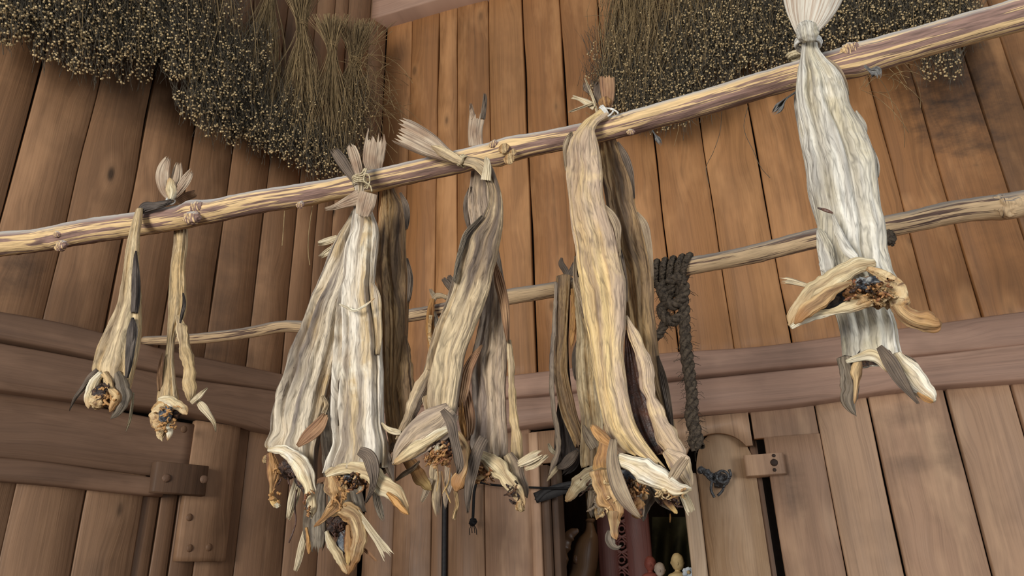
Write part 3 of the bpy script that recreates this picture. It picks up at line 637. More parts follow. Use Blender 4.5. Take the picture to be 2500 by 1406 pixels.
shreds(t, 712, 1146, 30, 26, PF, .062, 22, 4, 'lin_d'); shreds(t, 672, 1170, 8, 50, PF, .072, 12, 5, 'bone_b'); shreds(t, 752, 1220, 8, 34, PF, .085, 12, 6, 'flesh')
F_(t, 'pectoral_fin', 'fin_b', [(726, 1089, 10), (750, 1066, 30), (776, 1042, 34), (798, 1008, 14)], PF, .09, curl=.3, rag=.1, seed=26, tilt=.2)
F_(t, 'dorsal_fin', 'fin_c', [(824, 580, 14), (796, 590, 18), (773, 595, 9)], PF, .0, rag=.15, seed=27)
F_(t, 'dorsal_fin', 'fin_c', [(816, 602, 12), (797, 617, 16), (778, 629, 8)], PF, .0, rag=.2, seed=28)
F_(t, 'dorsal_fin', 'fin_d', [(714, 895, 6), (697, 930, 14), (686, 965, 12), (679, 1000, 6)], PF, .045, rag=.03, seed=29)
F_(t, 'pelvic_fin', 'fin_c', [(730, 1165, 20), (717, 1215, 26), (702, 1272, 9)], PF, .01, rag=.1, seed=30)
F_(t, 'skin_flap', 'silver2', [(788, 965, 8), (796, 990, 16), (790, 1012, 12)], PF, .05, rag=.05, seed=31)
cord('dried_thread', t, M['lin_d'], PF.un(np.array([724, 720, 722, 715, 705]), np.array([1195, 1240, 1275, 1300, 1325]), .02), .0016)

t = fish('pale silver dried fish in front at centre left, with a cracked cut across its skin', 884, 530, PF)
loft('body', t, M['silver'], [(866, 505, 905, 500), (862, 530, 910, 520), (856, 565, 922, 555), (845, 605, 922, 603), (840, 683, 916, 660), (833, 705, 913, 700), (829, 748, 920, 750), (825, 811, 928, 811), (824, 868, 931, 868), (822, 910, 932, 905), (818, 953, 933, 953), (817, 1010, 936, 1010), (820, 1058, 938, 1055), (823, 1092, 943, 1085), (812, 1128, 944, 1115), (801, 1158, 946, 1142)], PF, [.075, .075, .065, .065, .065, .07], .58, seed=131, ridge=.10, grooves=6)
F_(t, 'belly_flap', 'silver', [(910, 690, 8), (916, 720, 24), (920, 770, 24), (922, 830, 22), (922, 868, 10)], PF, .074, curl=.4, rag=.02, seed=32)
H_(t, 'skin_crack', 'bone', [(829, 742, 4), (846, 750, 7), (866, 758, 8), (888, 748, 6), (915, 728, 3)], PF, .108, rough=.4, seed=132, thick=.5)
H_(t, 'collar_bone', 'bone', [(797, 1160, 12), (818, 1150, 26), (850, 1143, 32), (882, 1142, 36), (908, 1156, 40), (935, 1180, 40), (967, 1206, 38), (988, 1236, 26), (999, 1255, 10)], PF, .10, seed=133)
H_(t, 'flesh', 'orange', [(945, 1204, 8), (965, 1222, 16), (985, 1245, 14), (997, 1256, 6)], PF, .112, seed=134)
H_(t, 'collar_bone', 'bone_o', [(806, 1156, 20), (816, 1182, 42), (822, 1210, 36), (812, 1240, 24), (792, 1264, 13), (767, 1286, 5)], PF, .095, seed=135, rough=.22, thick=.4)
L_(t, 'flesh', 'cav', 868, 1172, 40, 20, PF, .07, seed=136)
L_(t, 'flesh', 'blue', 848, 1168, 14, 10, PF, .09, seed=137)
L_(t, 'flesh', 'flesh_l', 875, 1172, 12, 12, PF, .088, seed=138)
L_(t, 'flesh', 'bone', 881, 1192, 8, 8, PF, .09, seed=139)
shreds(t, 862, 1170, 40, 18, PF, .092, 34, 7, 'flesh'); shreds(t, 850, 1164, 34, 12, PF, .096, 14, 8, 'cav'); shreds(t, 826, 1215, 16, 34, PF, .105, 14, 9, 'bone_b')
F_(t, 'pectoral_fin', 'fin_d', [(876, 1100, 22), (898, 1112, 34), (910, 1142, 34), (912, 1172, 20), (906, 1200, 13), (890, 1232, 4)], PF, .128, curl=.4, rag=.05, seed=33)
F_(t, 'dorsal_fin', 'fin_d', [(826, 905, 5), (822, 950, 14), (823, 1000, 12), (826, 1040, 5)], PF, .075, rag=.02, seed=34)
F_(t, 'pelvic_fin', 'dgrey', [(914, 1192, 14), (924, 1235, 20), (937, 1278, 8)], PF, .02, rag=.2, seed=35)
H_(t, 'skin_fold', 'tan2', [(938, 1080, 16), (944, 1115, 20), (952, 1150, 18), (960, 1175, 6)], PF, .06, seed=140)
F_(t, 'tail_fin', 'fin_d', [(868, 445, 14), (846, 410, 26), (824, 378, 26), (808, 358, 14)], PF, .075, curl=.5, rag=.2, seed=36)
F_(t, 'tail_fin', 'fin_t', [(880, 440, 14), (872, 405, 24), (862, 372, 26), (852, 346, 16)], PF, .082, curl=.5, rag=.15, seed=37)
H_(t, 'tail_stalk', 'silver', [(880, 510, 38), (878, 480, 30), (876, 455, 26), (872, 430, 26)], PF, .07, seed=141, thick=.6)
F_(t, 'anal_fin', 'fin_t', [(900, 470, 44), (892, 500, 46), (884, 532, 30)], PF, .108, curl=.3, rag=.12, seed=38)
F_(t, 'anal_fin', 'fin_t', [(880, 480, 40), (846, 494, 26), (815, 506, 14), (791, 511, 7)], PF, .10, curl=.3, rag=.1, seed=39)
coil('tie_string', t, M['string'], 878, 442, 16, PF, .075, (.1, 1), 5, 6, .0018, (((880, 425), (894, 412), (888, 440), (905, 455), (908, 468)), ((878, 430), (898, 425), (903, 440), (896, 462)), ((885, 422), (890, 411), (892, 418), (884, 430))), 2)

t = fish('brown dried fish hanging behind the pole, right of the pale cracked one', 950, 460, PF)
loft('body', t, M['brown'], [(938, 440, 962, 436), (936, 463, 964, 461), (932, 517, 988, 506), (926, 574, 990, 560), (922, 620, 990, 617), (922, 683, 999, 690), (927, 740, 996, 740), (932, 811, 994, 805), (934, 860, 990, 850), (936, 896, 984, 896), (938, 960, 978, 960), (942, 1010, 984, 1012), (948, 1060, 992, 1055), (955, 1100, 1000, 1100)], PF, [-.05, -.045, -.03, -.02, -.015], .62, seed=151, ridge=.12, grooves=6)
H_(t, 'belly_flap', 'brown', [(990, 820, 10), (990, 870, 26), (991, 925, 34), (992, 980, 32), (988, 1020, 24), (982, 1050, 14)], PF, -.015, seed=152)
H_(t, 'collar_bone', 'bone_b', [(975, 1105, 24), (1000, 1130, 34), (1022, 1160, 32), (1040, 1180, 26), (1053, 1197, 10)], PF, -.01, seed=153)
F_(t, 'dorsal_fin', 'fin_d', [(977, 470, 6), (990, 500, 16), (994, 530, 14), (992, 565, 5)], PF, -.015, rag=.1, seed=40)
F_(t, 'dorsal_fin', 'fin_d', [(994, 630, 5), (1002, 680, 14), (1000, 715, 12), (996, 745, 5)], PF, -.01, rag=.1, seed=41)
F_(t, 'tail_fin', 'fin_t', [(918, 424, 28), (912, 396, 50), (914, 366, 54), (918, 340, 52), (922, 312, 44)], PF, -.03, curl=.35, rag=.35, seed=42)
F_(t, 'pectoral_fin', 'fin', [(961, 1080, 8), (948, 1104, 15), (935, 1125, 11), (920, 1146, 3)], PF, .01, rag=.02, seed=43)
F_(t, 'pelvic_fin', 'fin', [(966, 1173, 6), (985, 1158, 12), (1004, 1146, 12), (1026, 1124, 4)], PF, .0, rag=.05, seed=44)

# --- twisted fish and the one behind it
t = fish('twisted dried fish with its tail fan pointing left over the pole', 1126, 392, PF)
loft('body', t, M['tan'], [(1122, 402, 1126, 382), (1150, 408, 1160, 383), (1174, 428, 1194, 396), (1190, 455, 1214, 440), (1194, 494, 1227, 490), (1177, 531, 1227, 545), (1145, 566, 1218, 600), (1128, 608, 1208, 640), (1112, 671, 1195, 700), (1098, 722, 1177, 757), (1080, 768, 1157, 806), (1061, 822, 1143, 838), (1046, 870, 1133, 873), (1032, 933, 1126, 930), (1030, 968, 1116, 988), (1040, 1010, 1112, 1030), (1048, 1045, 1118, 1062)], PF, [.06, .07, .06, .055, .05, .05], .5, seed=161, ridge=.11, grooves=7)
F_(t, 'tail_fin', 'fin_t', [(1122, 392, 18), (1090, 378, 34), (1050, 356, 58), (1005, 332, 68), (955, 308, 66)], PF, .058, curl=.5, rag=.22, seed=45)
H_(t, 'tail_bone', 'yellow', [(1128, 393, 20), (1105, 382, 24), (1080, 370, 22), (1052, 357, 8)], PF, .07, seed=162, thick=.5)
F_(t, 'tail_fin', 'fin_c', [(1186, 440, 26), (1190, 405, 18), (1187, 380, 10)], PF, .085, rag=.15, seed=46)
H_(t, 'belly_flap', 'tan', [(1046, 905, 20), (1030, 948, 36), (1012, 985, 32), (998, 1022, 26), (980, 1056, 24), (966, 1072, 10)], PF, .062, seed=163, thick=.6)
F_(t, 'belly_edge', 'dgrey', [(1177, 526, 4), (1158, 547, 10), (1138, 570, 12), (1126, 605, 12), (1116, 650, 12), (1108, 690, 5)], PF, .082, rag=.02, seed=47)
F_(t, 'skin_flap', 'tan2', [(1104, 1000, 46), (1072, 1030, 86), (1030, 1062, 84), (990, 1098, 62), (957, 1133, 12)], PF, .088, curl=.3, rag=.01, seed=48, th=.006, wave=.01)
H_(t, 'collar_bone', 'bone', [(1102, 1044, 14), (1070, 1060, 26), (1030, 1086, 28), (990, 1112, 28), (958, 1133, 8)], PF, .098, seed=164)
L_(t, 'flesh', 'flesh', 1070, 1092, 26, 26, PF, .07, seed=165, amp=.5)
L_(t, 'flesh', 'cav', 1088, 1080, 40, 30, PF, .05, seed=166)
L_(t, 'flesh', 'blue', 1050, 1088, 12, 16, PF, .075, seed=167, amp=.5)
L_(t, 'flesh', 'bone', 1068, 1098, 8, 10, PF, .092, seed=168)
H_(t, 'flesh', 'flesh_l', [(1062, 1112, 10), (1062, 1130, 12), (1060, 1145, 6)], PF, .075, seed=169, rough=.3)
H_(t, 'flesh', 'flesh', [(1082, 1112, 16), (1090, 1128, 14), (1100, 1140, 8)], PF, .07, seed=170, rough=.4)
shreds(t, 1074, 1096, 38, 26, PF, .088, 46, 10, 'flesh'); shreds(t, 1072, 1110, 30, 20, PF, .086, 16, 11, 'bone_b'); shreds(t, 1086, 1080, 30, 18, PF, .09, 14, 12, 'cav')
coil('dried_gut', t, M['bone_o'], 1084, 1091, 12, PF, .085, (.5, .7), 1, 2, .0024, seed=3)
F_(t, 'pectoral_fin', 'fin_d', [(1080, 1000, 14), (1098, 1026, 26), (1110, 1075, 22), (1119, 1120, 24), (1122, 1142, 18), (1115, 1160, 4)], PF, .118, curl=.35, rag=.03, seed=49)
H_(t, 'collar_bone', 'bone_o', [(1116, 1058, 14), (1134, 1085, 22), (1140, 1122, 22), (1131, 1158, 30), (1117, 1180, 32), (1112, 1198, 20)], PF, .08, seed=171, thick=.55)
F_(t, 'pelvic_fin', 'bone_o', [(1112, 1198, 10), (1116, 1235, 10), (1110, 1255, 9), (1107, 1272, 11)], PF, .07, rag=.1, seed=50)
F_(t, 'pectoral_fin', 'fin_c', [(931, 1032, 4), (948, 1048, 14), (965, 1054, 16), (980, 1056, 10)], PF, .07, rag=.02, seed=51)
coil('tie_string', t, M['string'], 1130, 393, 14, PF, .062, (1, .35), 4, 4, .0018, (), 4)

t = fish('brownish dried fish behind the twisted one, tail sticking up above the pole', 1172, 410, PF)
loft('body', t, M['tan2'], [(1156, 395, 1196, 392), (1150, 440, 1198, 440), (1144, 500, 1202, 500), (1152, 560, 1212, 560), (1176, 620, 1220, 620), (1182, 700, 1232, 690), (1172, 785, 1238, 770), (1158, 855, 1238, 845), (1151, 900, 1236, 890), (1153, 958, 1233, 958), (1152, 1015, 1234, 1015), (1147, 1060, 1236, 1050), (1146, 1090, 1240, 1092), (1152, 1108, 1240, 1130)], PF, [-.05, -.04, -.03, -.02, -.005, .005], .55, seed=181, ridge=.09, grooves=5)
F_(t, 'tail_fin', 'fin_t', [(1162, 356, 36), (1160, 320, 36), (1164, 288, 38), (1166, 268, 36)], PF, -.045, curl=.3, rag=.25, seed=52)
F_(t, 'tail_fin', 'fin_t', [(1156, 290, 12), (1151, 268, 11), (1149, 250, 5)], PF, -.045, rag=.1, seed=53)
F_(t, 'tail_fin', 'fin_d', [(1178, 290, 14), (1182, 262, 12), (1184, 240, 10), (1183, 224, 4)], PF, -.045, rag=.1, seed=54)
F_(t, 'dorsal_fin', 'fin_d', [(1150, 455, 8), (1141, 490, 18), (1142, 530, 18), (1148, 568, 6)], PF, -.035, rag=.05, seed=55)
F_(t, 'dorsal_fin', 'fin_b', [(1208, 640, 8), (1218, 685, 24), (1230, 735, 24), (1236, 790, 18), (1240, 840, 6)], PF, .004, rag=.05, seed=56)
H_(t, 'belly_flap', 'yellow', [(1243, 830, 10), (1247, 880, 18), (1249, 940, 17), (1253, 1000, 18), (1260, 1060, 24), (1263, 1110, 28), (1262, 1150, 26), (1260, 1175, 12)], PF, -.004, seed=182)
F_(t, 'belly_fin', 'fin_b', [(1177, 842, 5), (1158, 872, 20), (1142, 905, 26), (1132, 955, 26), (1120, 1010, 8)], PF, .03, rag=.1, seed=57)
F_(t, 'belly_fin', 'fin_b', [(1136, 930, 10), (1140, 985, 30), (1146, 1040, 28), (1142, 1080, 10)], PF, .01, rag=.05, seed=58)
F_(t, 'belly_edge', 'orange', [(1126, 975, 6), (1126, 1010, 14), (1132, 1050, 14), (1136, 1070, 6)], PF, .03, rag=.05, seed=59)
H_(t, 'collar_bone', 'bone', [(1168, 1106, 16), (1198, 1127, 34), (1228, 1155, 36), (1255, 1187, 32), (1273, 1220, 22), (1276, 1242, 10)], PF, .045, seed=183)
L_(t, 'flesh', 'bone_o', 1270, 1236, 10, 12, PF, .045, seed=184)
H_(t, 'skin_fold', 'tan', [(1240, 1110, 20), (1262, 1150, 40), (1277, 1185, 28), (1287, 1215, 6)], PF, .02, seed=185, thick=.4)
F_(t, 'pectoral_fin', 'fin_d', [(1182, 1068, 26), (1167, 1098, 28), (1153, 1150, 28), (1143, 1205, 20), (1142, 1256, 4)], PF, .085, curl=.4, rag=.04, seed=60)
L_(t, 'flesh', 'cav', 1172, 1146, 22, 24, PF, .025, seed=186)
L_(t, 'flesh', 'flesh', 1186, 1150, 13, 14, PF, .035, seed=187)
H_(t, 'flesh', 'flesh_l', [(1158, 1172, 8), (1172, 1166, 12), (1190, 1158, 6)], PF, .04, seed=188, rough=.3)
shreds(t, 1180, 1150, 24, 22, PF, .045, 24, 13, 'flesh'); shreds(t, 1250, 1200, 16, 26, PF, .05, 16, 14, 'cav')
F_(t, 'pectoral_fin', 'fin_c', [(1248, 1141, 8), (1285, 1124, 24), (1312, 1110, 24), (1332, 1102, 14)], PF, .02, rag=.25, seed=61)
F_(t, 'pectoral_fin', 'fin_c', [(1282, 1146, 8), (1305, 1135, 16), (1325, 1120, 12), (1342, 1108, 6)], PF, .015, rag=.2, seed=62)

# --- big golden fish over the pole and the darker one behind it
t = fish('large golden dried fish in front right of centre, bent over the pole', 1470, 285, PF)
loft('body', t, M['gold'], [(1468, 264, 1488, 286), (1448, 280, 1463, 300), (1424, 298, 1453, 318), (1402, 328, 1457, 338), (1384, 368, 1464, 372), (1381, 416, 1470, 416), (1387, 481, 1475, 481), (1395, 545, 1490, 530), (1401, 580, 1503, 572), (1409, 640, 1518, 640), (1420, 721, 1529, 706), (1432, 797, 1527, 790), (1444, 857, 1523, 849), (1452, 925, 1529, 915), (1460, 970, 1534, 965), (1469, 1010, 1543, 1005), (1476, 1045, 1556, 1040), (1487, 1072, 1578, 1080), (1500, 1095, 1605, 1115), (1522, 1115, 1630, 1146)], PF, [.03, .06, .062, .06, .06, .06, .07], .55, n=230, seed=191, ridge=.075, grooves=4)
F_(t, 'dorsal_fin', 'fin', [(1396, 322, 8), (1384, 350, 18), (1381, 380, 12), (1383, 420, 6)], PF, .062, rag=.05, seed=63)
F_(t, 'dorsal_fin', 'fin', [(1478, 502, 5), (1494, 525, 18), (1506, 550, 20), (1510, 590, 10), (1514, 630, 6)], PF, .066, rag=.12, seed=64)
F_(t, 'dorsal_fin', 'fin_d', [(1506, 580, 5), (1516, 630, 14), (1526, 690, 12), (1530, 740, 5)], PF, .055, rag=.03, seed=65)
F_(t, 'dorsal_fin', 'fin', [(1404, 625, 4), (1405, 680, 12), (1416, 730, 12), (1426, 780, 4)], PF, .05, rag=.03, seed=66)
H_(t, 'belly_flap', 'gold', [(1527, 772, 10), (1544, 812, 24), (1563, 860, 31), (1576, 910, 34), (1588, 968, 32), (1607, 1025, 38), (1632, 1070, 46), (1652, 1102, 44), (1668, 1132, 24)], PF, .05, seed=192, thick=.55, n=60)
F_(t, 'belly_lining', 'lin_d', [(1530, 805, 8), (1542, 870, 36), (1554, 940, 64), (1572, 1010, 76), (1592, 1065, 76), (1612, 1110, 40)], PF, .022, curl=-.4, rag=.02, seed=67, th=.004)
H_(t, 'collar_bone', 'bone_w', [(1508, 1118, 30), (1548, 1134, 48), (1588, 1154, 48), (1622, 1176, 40), (1656, 1190, 30), (1688, 1194, 14)], PF, .115, seed=193)
H_(t, 'flesh', 'flesh_l', [(1590, 1182, 8), (1620, 1196, 18), (1650, 1200, 18), (1672, 1198, 8)], PF, .105, seed=194, rough=.3)
H_(t, 'skin_fold', 'gold', [(1625, 1100, 16), (1650, 1125, 44), (1670, 1155, 42), (1682, 1178, 28), (1688, 1192, 8)], PF, .075, seed=195, thick=.4)
H_(t, 'flesh', 'bone_o', [(1474, 1150, 44), (1478, 1175, 60), (1490, 1205, 62), (1503, 1235, 48), (1506, 1260, 28), (1512, 1272, 8)], PF, .085, seed=196, rough=.22, thick=.55)
H_(t, 'flesh', 'bone_o', [(1498, 1250, 28), (1498, 1280, 22), (1501, 1305, 18), (1506, 1317, 5)], PF, .085, seed=197, rough=.25)
H_(t, 'flesh', 'dgrey', [(1490, 1296, 12), (1490, 1318, 20), (1498, 1334, 14), (1508, 1337, 8), (1517, 1331, 3)], PF, .08, seed=198)
H_(t, 'skin_fold', 'bone_b', [(1480, 1080, 30), (1478, 1115, 46), (1476, 1150, 52), (1474, 1170, 36)], PF, .075, seed=199, thick=.4)
F_(t, 'pectoral_fin', 'fin', [(1498, 1072, 18), (1494, 1118, 28), (1503, 1165, 38), (1522, 1212, 36), (1545, 1245, 20), (1566, 1266, 5)], PF, .128, curl=.4, rag=.04, seed=68)
F_(t, 'pectoral_fin', 'bone_b', [(1492, 1084, 16), (1472, 1068, 28), (1456, 1052, 24), (1442, 1034, 10)], PF, .115, rag=.15, seed=69)
F_(t, 'pelvic_fin', 'fin', [(1628, 1181, 8), (1642, 1165, 24), (1658, 1140, 28), (1678, 1114, 20)], PF, .12, rag=.12, seed=70)
L_(t, 'flesh', 'blue', 1542, 1166, 34, 22, PF, .075, seed=200)
L_(t, 'flesh', 'flesh_l', 1548, 1188, 20, 18, PF, .08, seed=201, amp=.5)
H_(t, 'flesh', 'flesh_l', [(1568, 1182, 10), (1574, 1200, 10), (1573, 1220, 12)], PF, .07, seed=202, rough=.3)
shreds(t, 1550, 1184, 40, 20, PF, .09, 36, 15, 'flesh'); shreds(t, 1540, 1170, 36, 14, PF, .092, 18, 16, 'cav'); shreds(t, 1490, 1215, 20, 44, PF, .094, 12, 17, 'bone_o'); shreds(t, 1640, 1200, 36, 8, PF, .115, 18, 18, 'flesh_l')
F_(t, 'tail_fin', 'fin_b', [(1482, 264, 22), (1484, 236, 32), (1483, 208, 38), (1480, 178, 36)], PF, .02, curl=.3, rag=.15, seed=71)
F_(t, 'tail_fin', 'fin_d', [(1470, 264, 10), (1461, 240, 18), (1457, 215, 16), (1462, 196, 6)], PF, .012, rag=.1, seed=72)
L_(t, 'tail_bone', 'bone_b', 1477, 250, 15, 15, PF, .03, seed=203, amp=.15)
F_(t, 'tail_fin', 'fin_c', [(1458, 276, 6), (1451, 250, 7), (1440, 220, 6), (1427, 188, 3)], PF, .02, rag=.05, seed=73)
F_(t, 'tail_fin', 'fin_d', [(1442, 228, 5), (1433, 215, 18), (1425, 200, 8)], PF, .016, rag=.2, seed=74)
F_(t, 'tail_fin', 'fin_c', [(1452, 262, 16), (1432, 250, 16), (1410, 240, 9), (1394, 236, 11)], PF, .022, rag=.1, seed=75)
F_(t, 'tail_fin', 'fin_c', [(1446, 253, 6), (1415, 264, 6), (1386, 275, 4)], PF, .028, rag=.1, seed=76)
coil('tie_string', t, M['string_w'], 1476, 272, 15, PF, .03, (.6, -.5), 3, 4, .002, (((1478, 264), (1498, 268), (1490, 280), (1484, 284)), ((1490, 266), (1505, 272), (1510, 278)), ((1462, 276), (1450, 280), (1446, 285))), 5)

t = fish('darker dried fish hanging behind the big golden one, on its right', 1485, 340, PF)
loft('body', t, M['brown'], [(1464, 310, 1500, 312), (1462, 338, 1503, 338), (1464, 388, 1526, 388), (1470, 444, 1544, 444), (1480, 501, 1551, 501), (1492, 560, 1574, 560), (1506, 635, 1588, 635), (1518, 692, 1596, 692), (1526, 749, 1597, 749), (1536, 820, 1603, 820), (1548, 891, 1613, 891), (1564, 954, 1626, 950), (1586, 1010, 1639, 1000), (1606, 1060, 1652, 1050), (1622, 1100, 1668, 1096), (1640, 1130, 1672, 1125)], PF, [-.05, -.04, -.03, -.02, -.02], .6, seed=211, ridge=.10, grooves=5)
F_(t, 'dorsal_fin', 'fin_d', [(1508, 346, 5), (1524, 378, 18), (1538, 415, 16), (1546, 455, 7), (1549, 490, 4)], PF, -.015, rag=.05, seed=77)
F_(t, 'dorsal_fin', 'fin', [(1556, 518, 5), (1572, 545, 18), (1583, 590, 16), (1590, 640, 10), (1595, 690, 4)], PF, -.012, rag=.1, seed=78)
F_(t, 'anal_fin', 'fin_d', [(1606, 868, 5), (1618, 920, 18), (1630, 980, 18), (1640, 1040, 10), (1644, 1070, 5)], PF, -.01, rag=.06, seed=79)
F_(t, 'skin_flap', 'dgrey', [(1594, 1180, 30), (1622, 1205, 56), (1640, 1228, 44), (1650, 1250, 14)], PF, -.01, rag=.25, seed=80)
H_(t, 'flesh', 'bone_b', [(1612, 1206, 14), (1630, 1228, 14), (1653, 1253, 9)], PF, .01, seed=212, rough=.3)
H_(t, 'flesh', 'bone_b', [(1648, 1200, 10), (1652, 1218, 8), (1655, 1232, 10)], PF, .0, seed=213, rough=.3)
F_(t, 'pelvic_fin', 'fin_c', [(1660, 1190, 16), (1672, 1215, 22), (1682, 1238, 24), (1690, 1258, 20)], PF, .0, rag=.15, seed=81)
F_(t, 'skin_flap', 'tan2', [(1545, 1180, 30), (1550, 1215, 40), (1558, 1245, 34), (1564, 1270, 12)], PF, .0, rag=.15, seed=82, curl=.5, th=.006)
L_(t, 'flesh', 'flesh', 1554, 1238, 16, 20, PF, .02, seed=214, amp=.5)
H_(t, 'flesh', 'dgrey', [(1575, 1180, 30), (1590, 1200, 36), (1575, 1235, 20), (1570, 1272, 8)], PF, -.02, seed=215, thick=.5)
shreds(t, 1560, 1230, 26, 24, PF, .02, 10, 19, 'tan2'); shreds(t, 1630, 1210, 30, 16, PF, .01, 18, 20, 'lin_d')

# --- big grey pair at the right
t = fish('large pale grey dusty dried fish at the right with wide spread collar bones', 1976, 115, PF)
loft('body', t, M['grey'], [(1957, 100, 1996, 98), (1956, 119, 1998, 115), (1950, 150, 2017, 142), (1946, 180, 2050, 178), (1943, 225, 2069, 219), (1948, 270, 2078, 262), (1960, 325, 2106, 310), (1966, 380, 2134, 376), (1973, 435, 2141, 432), (1985, 500, 2153, 500), (1997, 555, 2163, 560), (1994, 613, 2168, 615), (2003, 655, 2182, 660), (2010, 685, 2197, 690), (2040, 712, 2202, 730)], PF, [.075, .07, .06, .06, .06], .5, n=230, seed=221, ridge=.09, grooves=7)
H_(t, 'collar_bone', 'bone', [(2136, 640, 20), (2100, 648, 34), (2058, 668, 44), (2015, 698, 54), (1975, 736, 52), (1946, 770, 40), (1930, 796, 22)], PF, .115, seed=222, thick=.6)
H_(t, 'flesh', 'bone_o', [(2080, 690, 8), (2040, 704, 22), (1995, 738, 34), (1960, 768, 28), (1940, 790, 12)], PF, .145, seed=223, thick=.5)
H_(t, 'collar_bone', 'bone', [(1932, 800, 12), (1960, 783, 18), (2000, 768, 18), (2050, 757, 20), (2100, 744, 24), (2130, 735, 20)], PF, .125, seed=224)
L_(t, 'flesh', 'blue', 2045, 730, 56, 22, PF, .085, seed=225, amp=.2, rot=-18)
L_(t, 'flesh', 'flesh', 2110, 705, 36, 24, PF, .105, seed=226, amp=.55)
L_(t, 'flesh', 'blue', 2116, 692, 22, 15, PF, .13, seed=227, amp=.5)
L_(t, 'flesh', 'flesh_l', 2105, 732, 26, 16, PF, .12, seed=228, amp=.5)
L_(t, 'flesh', 'flesh_l', 2158, 722, 22, 30, PF, .09, seed=229, amp=.6)
H_(t, 'collar_bone', 'flesh_l', [(2116, 655, 12), (2150, 668, 28), (2176, 690, 36), (2190, 720, 36), (2200, 752, 36)], PF, .115, seed=230, rough=.2)
H_(t, 'collar_bone', 'bone_o', [(2186, 735, 30), (2204, 764, 34), (2234, 782, 36), (2262, 787, 42), (2286, 790, 38), (2292, 789, 30)], PF, .11, seed=231, thick=.5, tipr=False)
F_(t, 'pectoral_fin', 'fin_c', [(1988, 702, 8), (1960, 694, 12), (1928, 686, 16), (1899, 683, 20)], PF, .06, rag=.25, seed=83)
H_(t, 'skin_fold', 'grey', [(2034, 525, 6), (2050, 572, 18), (2066, 612, 24), (2092, 636, 20)], PF, .115, seed=232)
H_(t, 'skin_fold', 'grey', [(2000, 560, 12), (2012, 595, 34), (2020, 630, 40), (2024, 665, 30)], PF, .095, seed=233, thick=.4)
H_(t, 'skin_fold', 'lin_d', [(1996, 507, 3), (2014, 513, 7), (2034, 521, 3)], PF, .108, seed=234, thick=.4)
shreds(t, 2120, 704, 50, 26, PF, .135, 54, 21, 'flesh', .5); shreds(t, 2110, 696, 34, 14, PF, .14, 18, 22, 'cav', .4); shreds(t, 2150, 722, 34, 24, PF, .125, 30, 23, 'flesh_l', .6)
F_(t, 'tail_fin', 'fin_g', [(1970, 98, 34), (1970, 72, 66), (1974, 40, 108), (1980, 5, 140), (1986, -30, 160)], PF, .075, curl=.35, rag=.06, seed=84, nray=9, rayamp=.002)
L_(t, 'tail_bone', 'grey', 1970, 78, 22, 26, PF, .10, seed=235, amp=.2)
coil('tie_string', t, M['string_w'], 1973, 105, 25, PF, .07, (.15, 1), 4, 4, .0028, (), 6)
F_(t, 'dorsal_fin', 'fin', [(2010, 140, 6), (2040, 165, 18), (2062, 200, 12), (2072, 235, 5)], PF, .06, rag=.05, seed=85)
F_(t, 'dorsal_fin', 'grey', [(2090, 270, 5), (2108, 310, 18), (2112, 340, 10), (2126, 365, 14), (2140, 410, 16), (2142, 440, 5)], PF, .06, rag=.05, seed=86)
t = fish('grey dried fish behind and below the large dusty one, forked at its lower end', 1990, 200, PF, -.07)
loft('body', t, M['grey'], [(1950, 190, 2030, 190), (1939, 235, 2045, 240), (1948, 310, 2070, 310), (1965, 400, 2100, 400), (1975, 480, 2120, 480), (1996, 560, 2140, 560), (2012, 640, 2158, 640), (2026, 710, 2172, 710), (2039, 768, 2181, 768), (2050, 816, 2195, 811), (2053, 853, 2201, 855), (2056, 882, 2207, 882)], PF, [-.06, -.055, -.04, -.02, .0], .42, seed=241, ridge=.09)
H_(t, 'collar_bone', 'dgrey', [(2062, 872, 30), (2068, 905, 36), (2074, 945, 32), (2074, 982, 26), (2082, 1002, 14), (2091, 1016, 3)], PF, .045, seed=242, rough=.18)
H_(t, 'flesh', 'bone_o', [(2096, 874, 14), (2092, 900, 24), (2092, 930, 14), (2089, 960, 9), (2086, 985, 5)], PF, .06, seed=243)
H_(t, 'collar_bone', 'bone', [(2066, 883, 8), (2096, 874, 16), (2124, 868, 28), (2152, 880, 30), (2182, 908, 14)], PF, .065, seed=244)
H_(t, 'collar_bone', 'bone_w', [(2186, 866, 30), (2206, 895, 44), (2232, 925, 46), (2256, 952, 38), (2280, 980, 20)], PF, .05, seed=245)
H_(t, 'flesh', 'orange', [(2240, 958, 6), (2258, 972, 12), (2278, 982, 8)], PF, .068, seed=246)
F_(t, 'pectoral_fin', 'fin_d', [(2146, 846, 16), (2172, 882, 36), (2198, 925, 32), (2224, 962, 16), (2246, 990, 4)], PF, .088, curl=.3, rag=.05, seed=87)
F_(t, 'pelvic_fin', 'fin_d', [(2206, 868, 8), (2226, 882, 16), (2246, 906, 12)], PF, .0, rag=.35, seed=88)
F_(t, 'pelvic_fin', 'fin_d', [(2222, 890, 6), (2250, 925, 12), (2270, 960, 6)], PF, .02, rag=.1, seed=89)
coil('tie_string', t, M['string'], 1940, 136, 13, PF, .0, (.5, .8), 2, 8, .003, (), 7)

